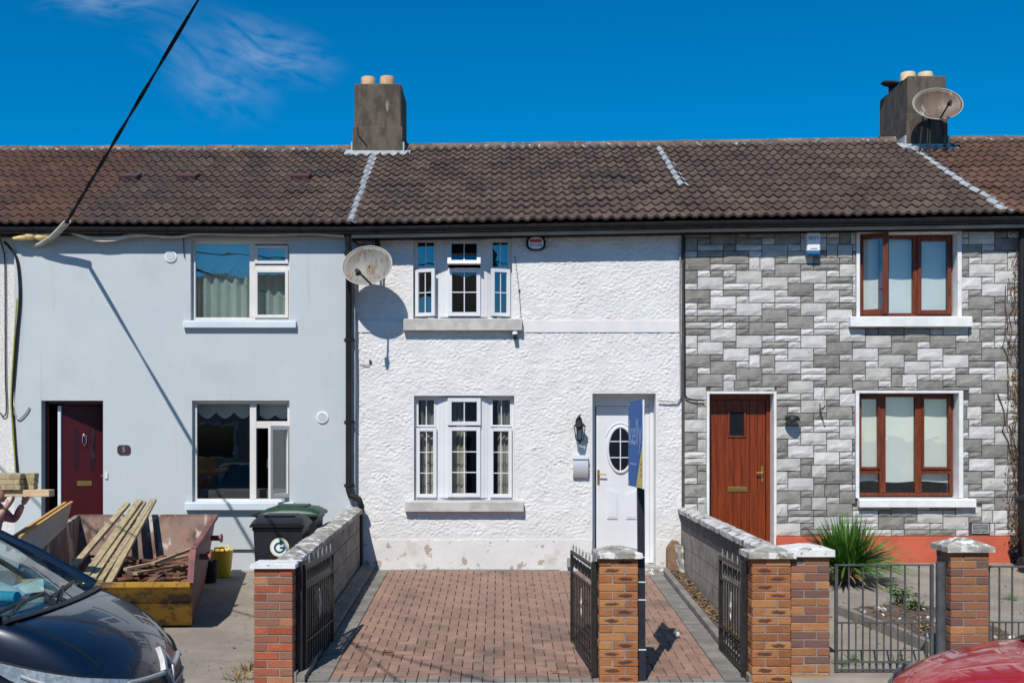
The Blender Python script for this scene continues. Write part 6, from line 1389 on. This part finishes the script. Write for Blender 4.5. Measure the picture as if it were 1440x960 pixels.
# clutter on the dashboard, seen through the windscreen
def dash(lx, ly, lz): return V((NX-lx, NY-ly, RD+lz))
ci_ = 0
for (lx, ly, kind) in ((1.3, -.55, 'bottle'), (1.38, -.25, 'paper'), (1.32, .05, 'bottle'), (1.45, -.45, 'paper'), (1.36, .3, 'bottle'), (1.5, -.1, 'box'), (1.42, -.66, 'box'), (1.3, -.36, 'paper'), (1.48, .45, 'paper'), (1.36, .62, 'bottle')):
    p = dash(lx-.24, ly, 1.255); a = rnd.uniform(0, 3); d_ = V((math.cos(a), math.sin(a), 0)); ci_ += 1
    if kind == 'bottle':
        b = MB(); q_ = p+V((0, 0, .045)); b.tube([q_-d_*.11, q_+d_*.06, q_+d_*.09, q_+d_*.13], [.04, .04, .018, .016], 10); tag(b.build('plastic_bottle', m['clutterblue'], smooth=True), 'blue plastic bottle lying on the cluttered car dashboard', 'bottle', 'bottles on the dashboard')
    elif kind == 'paper':
        b = MB(); b.slab([p-d_*.10+V((0, 0, .02)), p+V((-d_.y, d_.x, .5))*.12, p+d_*.12+V((0, 0, .10)), p-V((-d_.y, d_.x, -.3))*.10], .004); tag(b.build('crumpled_sheet', m['paper']), 'pale crumpled sheet on the cluttered car dashboard', 'paper', 'papers on the dashboard')
    else:
        b = MB(); b.M = Matrix.Translation(p) @ Matrix.Rotation(a, 4, 'Z'); b.box(-.07, .07, -.045, .045, 0, .07, .005); tag(b.build('small_carton', m['newtimber'] if ci_ % 2 else m['signyellow']), 'small yellowish carton on the cluttered car dashboard', 'box', 'cartons on the dashboard')
stR = [(0, .62, .44, .04, .16), (.02, .82, .56, .04, .22), (.07, .89, .64, .045, .24), (.18, .94, .70, .05, .22), (.38, .975, .77, .05, .15), (.65, .99, .83, .045, .09), (.95, 1, .885, .035, .04), (1.3, 1.0, .90, -.02, 0), (2.4, 1.0, .92, -.05, 0), (3.3, .99, .92, -.05, 0), (3.7, .95, .86, 0, 0), (3.82, .88, .7, 0, 0), (3.85, .8, .5, 0, 0)]
RX = 2.62; red, rA, rB = car('parked_car', 'small red hatchback parked in front of the grey railings', (RX, -8.5), 0, stR, 3.85, .84, RD, m['redpaint'], 1.20, .895, R(33), 1.44)
for s_ in (-1, 1):
    rows = []
    for i in range(8):
        f = i/7; y_ = s_*(.42+.40*min(1, f*1.3)); x_ = .03+.26*(abs(y_)/.84)**2+.30*max(0, f-.5); zt_ = .62+.11*f; rows.append([(x_-.01, y_*1.01, zt_-.15), (x_-.02, y_*1.015, zt_-.07), (x_+.02, y_, zt_)])
    b = MB(); b.add([p for r_ in rows for p in r_], [(i*3+k, i*3+k+1, i*3+4+k, i*3+3+k) for i in range(7) for k in range(2)]); b.build('headlamp', m['lamp'], red, local=True, smooth='all')
b = MB(); pts = [V((1.13+.07*abs(y_/.76)**2, y_, .905)) for y_ in [-.74+1.48*i/12 for i in range(13)]]; b.tube(pts, .06, 6, flat=.3); b.build('cowl', m['darktrim'], red, local=True, smooth=True)
b = MB(); pts = [(.0+.2*(y_/.84)**2, y_, .45) for y_ in [-.5+1.0*i/12 for i in range(13)]]; b.tube(pts, .06, 8); b.build('grille', m['darktrim'], red, local=True, smooth=True)

# ------------------------------------------------------------ plants
def blades(b, c_, n, L0, L1, w_, spread, rr, droop=1.0, rbase=.08):
    for k in range(n):
        a = rr.uniform(0, 2*math.pi); el = rr.uniform(spread, 1.5); l = rr.uniform(L0, L1); d_ = V((math.cos(a)*math.cos(el), math.sin(a)*math.cos(el), math.sin(el))); sd = V((-math.sin(a), math.cos(a), 0)); base = c_+V((math.cos(a), math.sin(a), 0))*rr.uniform(0, rbase)
        vs = []; seg = 5
        for i in range(seg+1):
            f = i/seg; p = base+d_*l*f+V((0, 0, -1))*l*.42*droop*f*f*math.cos(el); ww = w_*(1-f)**.7*(.6+.4*min(1, f*4))+.001; vs += [p-sd*ww, p+sd*ww+V((0, 0, .004))]
        b.add(vs, [(2*i, 2*i+1, 2*i+3, 2*i+2) for i in range(seg)])
rr = random.Random(4); Yp_ = -1.5; pc = V((PX(1190, Yp_), Yp_, .09))
t = thing('spiky_plant', 'big clump of spiky green sword leaves before the orange plinth', 'plant', pc)
b = MB(); blades(b, pc+V((0, 0, .12)), 760, .38, .80, .017, .12, rr, .75, .20); b.build('foliage', m['leaf'], t, fix=False)
b = MB(); blades(b, pc+V((0, 0, .02)), 90, .25, .55, .012, -.15, rr, .7, .2); b.build('dead_leaves', m['leafdry'], t, fix=False)
b = MB(); b.lathe([(.16, -.05), (.12, .1), (.05, .2)], pc, 10); b.build('stem', m['twig'], t)
def weed(px, Yw, h_, n, label, mat, dense=1):
    c_ = V((PX(px, Yw), Yw, gz(Yw)+.09)); t = thing('weed', label, 'weed', c_, group='weeds in the front garden'); st_ = MB(); lf = MB()
    for k in range(n):
        a = rr.uniform(0, 6.28); tip = c_+V((math.cos(a)*h_*.8*rr.random(), math.sin(a)*h_*.8*rr.random(), h_*rr.uniform(.4, 1))); st_.tube([c_, (c_+tip)/2+V((0, 0, .03)), tip], [.004, .003, .002], 4)
        for q_ in range(9):
            f = rr.uniform(.3, 1); p = c_.lerp(tip, f)+V((rr.gauss(0, .03), rr.gauss(0, .03), rr.gauss(0, .02))); u = V((rr.uniform(-1, 1), rr.uniform(-1, 1), rr.uniform(-.2, .6))).normalized()*.035; v_ = u.cross(V((rr.uniform(-1, 1), rr.uniform(-1, 1), 1))).normalized()*.016; lf.add([p-u, p+v_, p+u, p-v_], [(0, 1, 2, 3)])
    st_.build('stem', m['twig'], t); lf.build('leaves', mat, t, fix=False)
weed(1262, -3.0, .30, 14, 'leafy green weed growing in the soil bed', m['weed']); weed(1290, -3.3, .24, 9, 'lower green weed beside the taller one in the bed', m['weed']); weed(1303, -4.2, .14, 10, 'straw-coloured dry weed by the garden kerb', m['leafdry'])
# garden bed with its concrete kerb
def gp3(px, Yq): return (PX(px, Yq), Yq)
ka, kb = V((PX(1178, -3.2), -3.2, 0)), V((PX(1318, -5.0), -5.0, 0)); kd = (kb-ka).normalized(); kn = V((-kd.y, kd.x, 0))
n = 4
for k in range(n):
    p, q_ = ka.lerp(kb, k/n+.004), ka.lerp(kb, (k+1)/n-.004); hz = lambda v_: gz(v_.y)+.10
    b = MB(); b.add([V((v_.x, v_.y, 0))+kn*o_+V((0, 0, hz(v_)+zz+(k == 2)*.01)) for v_ in (p, q_) for (o_, zz) in ((-.035, -.1), (.035, -.1), (.035, .07), (-.035, .07))], [(0, 1, 2, 3), (7, 6, 5, 4), (0, 4, 5, 1), (1, 5, 6, 2), (2, 6, 7, 3), (3, 7, 4, 0)])
    tag(b.build('garden_kerb', m['kerb']), 'concrete kerb edging the soil bed in the front garden', 'kerb', 'garden kerbs')
b = MB(); nn_ = 22; vs = []
for j in range(nn_+1):
    for i in range(nn_+1):
        p = ka.lerp(kb, j/nn_)+kn*(.035+1.1*i/nn_); vs.append((p.x, p.y, gz(p.y)+.10+.035*noise.noise(V((p.x*4, p.y*4, 0)))+.018+.02*math.sin(i/nn_*3.1)))
b.add(vs, [(j*(nn_+1)+i, j*(nn_+1)+i+1, (j+1)*(nn_+1)+i+1, (j+1)*(nn_+1)+i) for j in range(nn_) for i in range(nn_)]); o = b.build('soil_bed', m['soil'], smooth='all', fix=True); o['kind'] = 'structure'
for k in range(26):
    u, v_ = rr.random(), rr.random(); p = ka.lerp(kb, u)+kn*(.1+.9*v_); r_ = rr.uniform(.018, .05); b = MB(); b.lathe([(r_*.3, -r_*.5), (r_, -r_*.1), (r_*.8, r_*.4), (r_*.2, r_*.6)], V((p.x, p.y, gz(p.y)+.14)), 7, Euler((rr.random(), rr.random(), rr.random()*3)).to_matrix()); tag(b.build('bed_stone', m['coping'] if k % 4 else m['whitepaint']), 'small loose stone lying in the soil bed', 'stone', 'stones in the soil bed')
# dead creeper on the right edge of the stone wall
t = thing('creeper', 'dead brown creeper clinging to the right edge of the stone wall', 'creeper', (PX(1428), -.08, .1)); st_ = MB(); lf = MB()
for k in range(26):
    x_ = PX(rr.uniform(1414, 1434)); z_ = rr.uniform(.1, 4.1); pth = [V((x_, -.06, z_))]; l = rr.uniform(.5, 1.7)
    for i in range(8): pth.append(pth[-1]+V((rr.gauss(0, .035), rr.gauss(0, .012), l/8*rr.uniform(.6, 1.2))))
    pth = [V((min(p.x, 7.34), min(-.045, p.y), min(4.7, p.z))) for p in pth]; st_.tube(pth, rr.uniform(.003, .008), 4)
for k in range(520):
    zz = rr.choice((.35, .5, .6, 2.7, 2.4, 3.9, 1.5))+rr.gauss(0, .22); p = V((PX(rr.gauss(1426, 6)), -.06-abs(rr.gauss(0, .04)), max(.08, zz))); u = V((rr.uniform(-1, 1), rr.uniform(-.5, .5), rr.uniform(-1, 1))).normalized()*.024; v_ = u.cross(V((rr.random(), 1, rr.random()))).normalized()*.012; lf.add([p-u, p+v_, p+u, p-v_], [(0, 1, 2, 3)])
st_.build('stems', m['twig'], t); lf.build('leaves', m['litter'], t, fix=False)
b = MB(); blades(b, V((PX(336, -5.6), -5.6, gz(-5.6)-.01)), 60, .06, .16, .004, .2, rr, .8, .12); blades(b, V((PX(348, -5.3), -5.3, gz(-5.3)-.01)), 60, .06, .16, .004, .2, rr, .8, .12)
tag(b.build('dry_grass_tuft', m['leafdry'], fix=False), 'tuft of dry grass at the foot of the red brick pillar', 'grass', kind='stuff')

for k, (px, Yw) in enumerate(((1182, -5.35), (1200, -5.2), (1262, -5.3), (1300, -4.7), (1402, -4.6), (1225, -3.9), (1420, -2.5))):
    c_ = V((PX(px, Yw), Yw, gz(Yw)+.055+.05*(Yw+5.75)/5.75)); b = MB(); blades(b, c_, 26, .04, .13, .005, .25, rr, .8, .05); tag(b.build('grass_tuft', m['weed'], fix=False), 'small green grass tuft growing through the concrete behind the grey railings', 'grass', 'grass tufts in the concrete')
b = MB()
for k in range(420):
    if k % 2: p = ka.lerp(kb, rr.random())+kn*(.06+1.0*rr.random()); x_, y_ = p.x, p.y; z_ = gz(y_)+.155
    else: x_, y_ = rr.uniform(2.9, 7.2), -rr.uniform(.1, 5.4)**1.0; z_ = gz(y_)+.062+.05*(y_+5.75)/5.75
    a = rr.uniform(0, 6.28); l = rr.uniform(.012, .035); u = V((math.cos(a), math.sin(a), rr.uniform(-.2, .3)))*l; v_ = V((-math.sin(a), math.cos(a), rr.uniform(-.2, .3)))*l*.5; p = V((x_, y_, z_)); b.add([p-u, p+v_, p+u, p-v_], [(0, 1, 2, 3)])
tag(b.build('garden_litter', m['litter'], fix=False), 'scattered dry leaves over the soil bed and concrete garden', 'leaf litter', kind='stuff')
b = MB()
for k in range(260):
    y_ = -rr.uniform(.1, 5.6); x_ = rr.choice((rr.uniform(-3.3, -2.15), rr.uniform(-2.9, -2.2), -1.72+rr.gauss(0, .03))); z_ = gz(y_)+.012+(.055 if x_ > -2 else 0)*0; a = rr.uniform(0, 6.28); l = rr.uniform(.006, .022); u = V((math.cos(a), math.sin(a), .1))*l; v_ = V((-math.sin(a), math.cos(a), .15))*l*.6; p = V((x_, y_, z_)); b.add([p-u, p+v_, p+u, p-v_], [(0, 1, 2, 3)])
tag(b.build('yard_debris', m['litter'], fix=False), 'bits of debris scattered over the concrete yard by the skip', 'debris', kind='stuff')

# ------------------------------------------------------------ terrace across the street (seen only in the window panes)
for k in range(4):
    x0, x1 = -12+6*k, -6+6*k; yo = -24
    t = thing('opposite_house', 'plain rendered house across the street reflected in the windows', 'house', ((x0+x1)/2, yo, GB), group='houses across the street')
    b = MB(); b.box(x0+.01, x1-.01, yo-6, yo, GB-.1, 5.6); b.build('wall', m['opposite'], t)
    b = MB(); b.prism([(yo+.3, 5.55), (yo-3, 7.9), (yo-6.3, 5.55)], x0+.005, x1-.005, 'x'); b.build('roof', m['tile'], t)
    b = MB(); b.box(x1-.6, x1-.1, yo-3.6, yo-2.6, 7.2, 8.9); b.build('chimney', m['chimney'], t)
    for (wx, wz, ww, wh) in ((1.2, 1.0, 1.6, 1.3), (1.2, 3.6, 1.6, 1.2), (4.0, 3.6, 1.2, 1.2)):
        b = MB(); b.frame(x0+wx, x0+wx+ww, wz, wz+wh, yo-.02, yo+.05, .08); wn = b.build('window', m['upvc'], t); b = MB(); b.box(x0+wx+.07, x0+wx+ww-.07, yo+.002, yo+.012, wz+.07, wz+wh-.07); b.build('pane', mdk, wn)
    b = MB(); b.box(x0+4.1, x0+5.0, yo+.0, yo+.04, GB, GB+2.1); b.build('door', m['reddoor'], t)
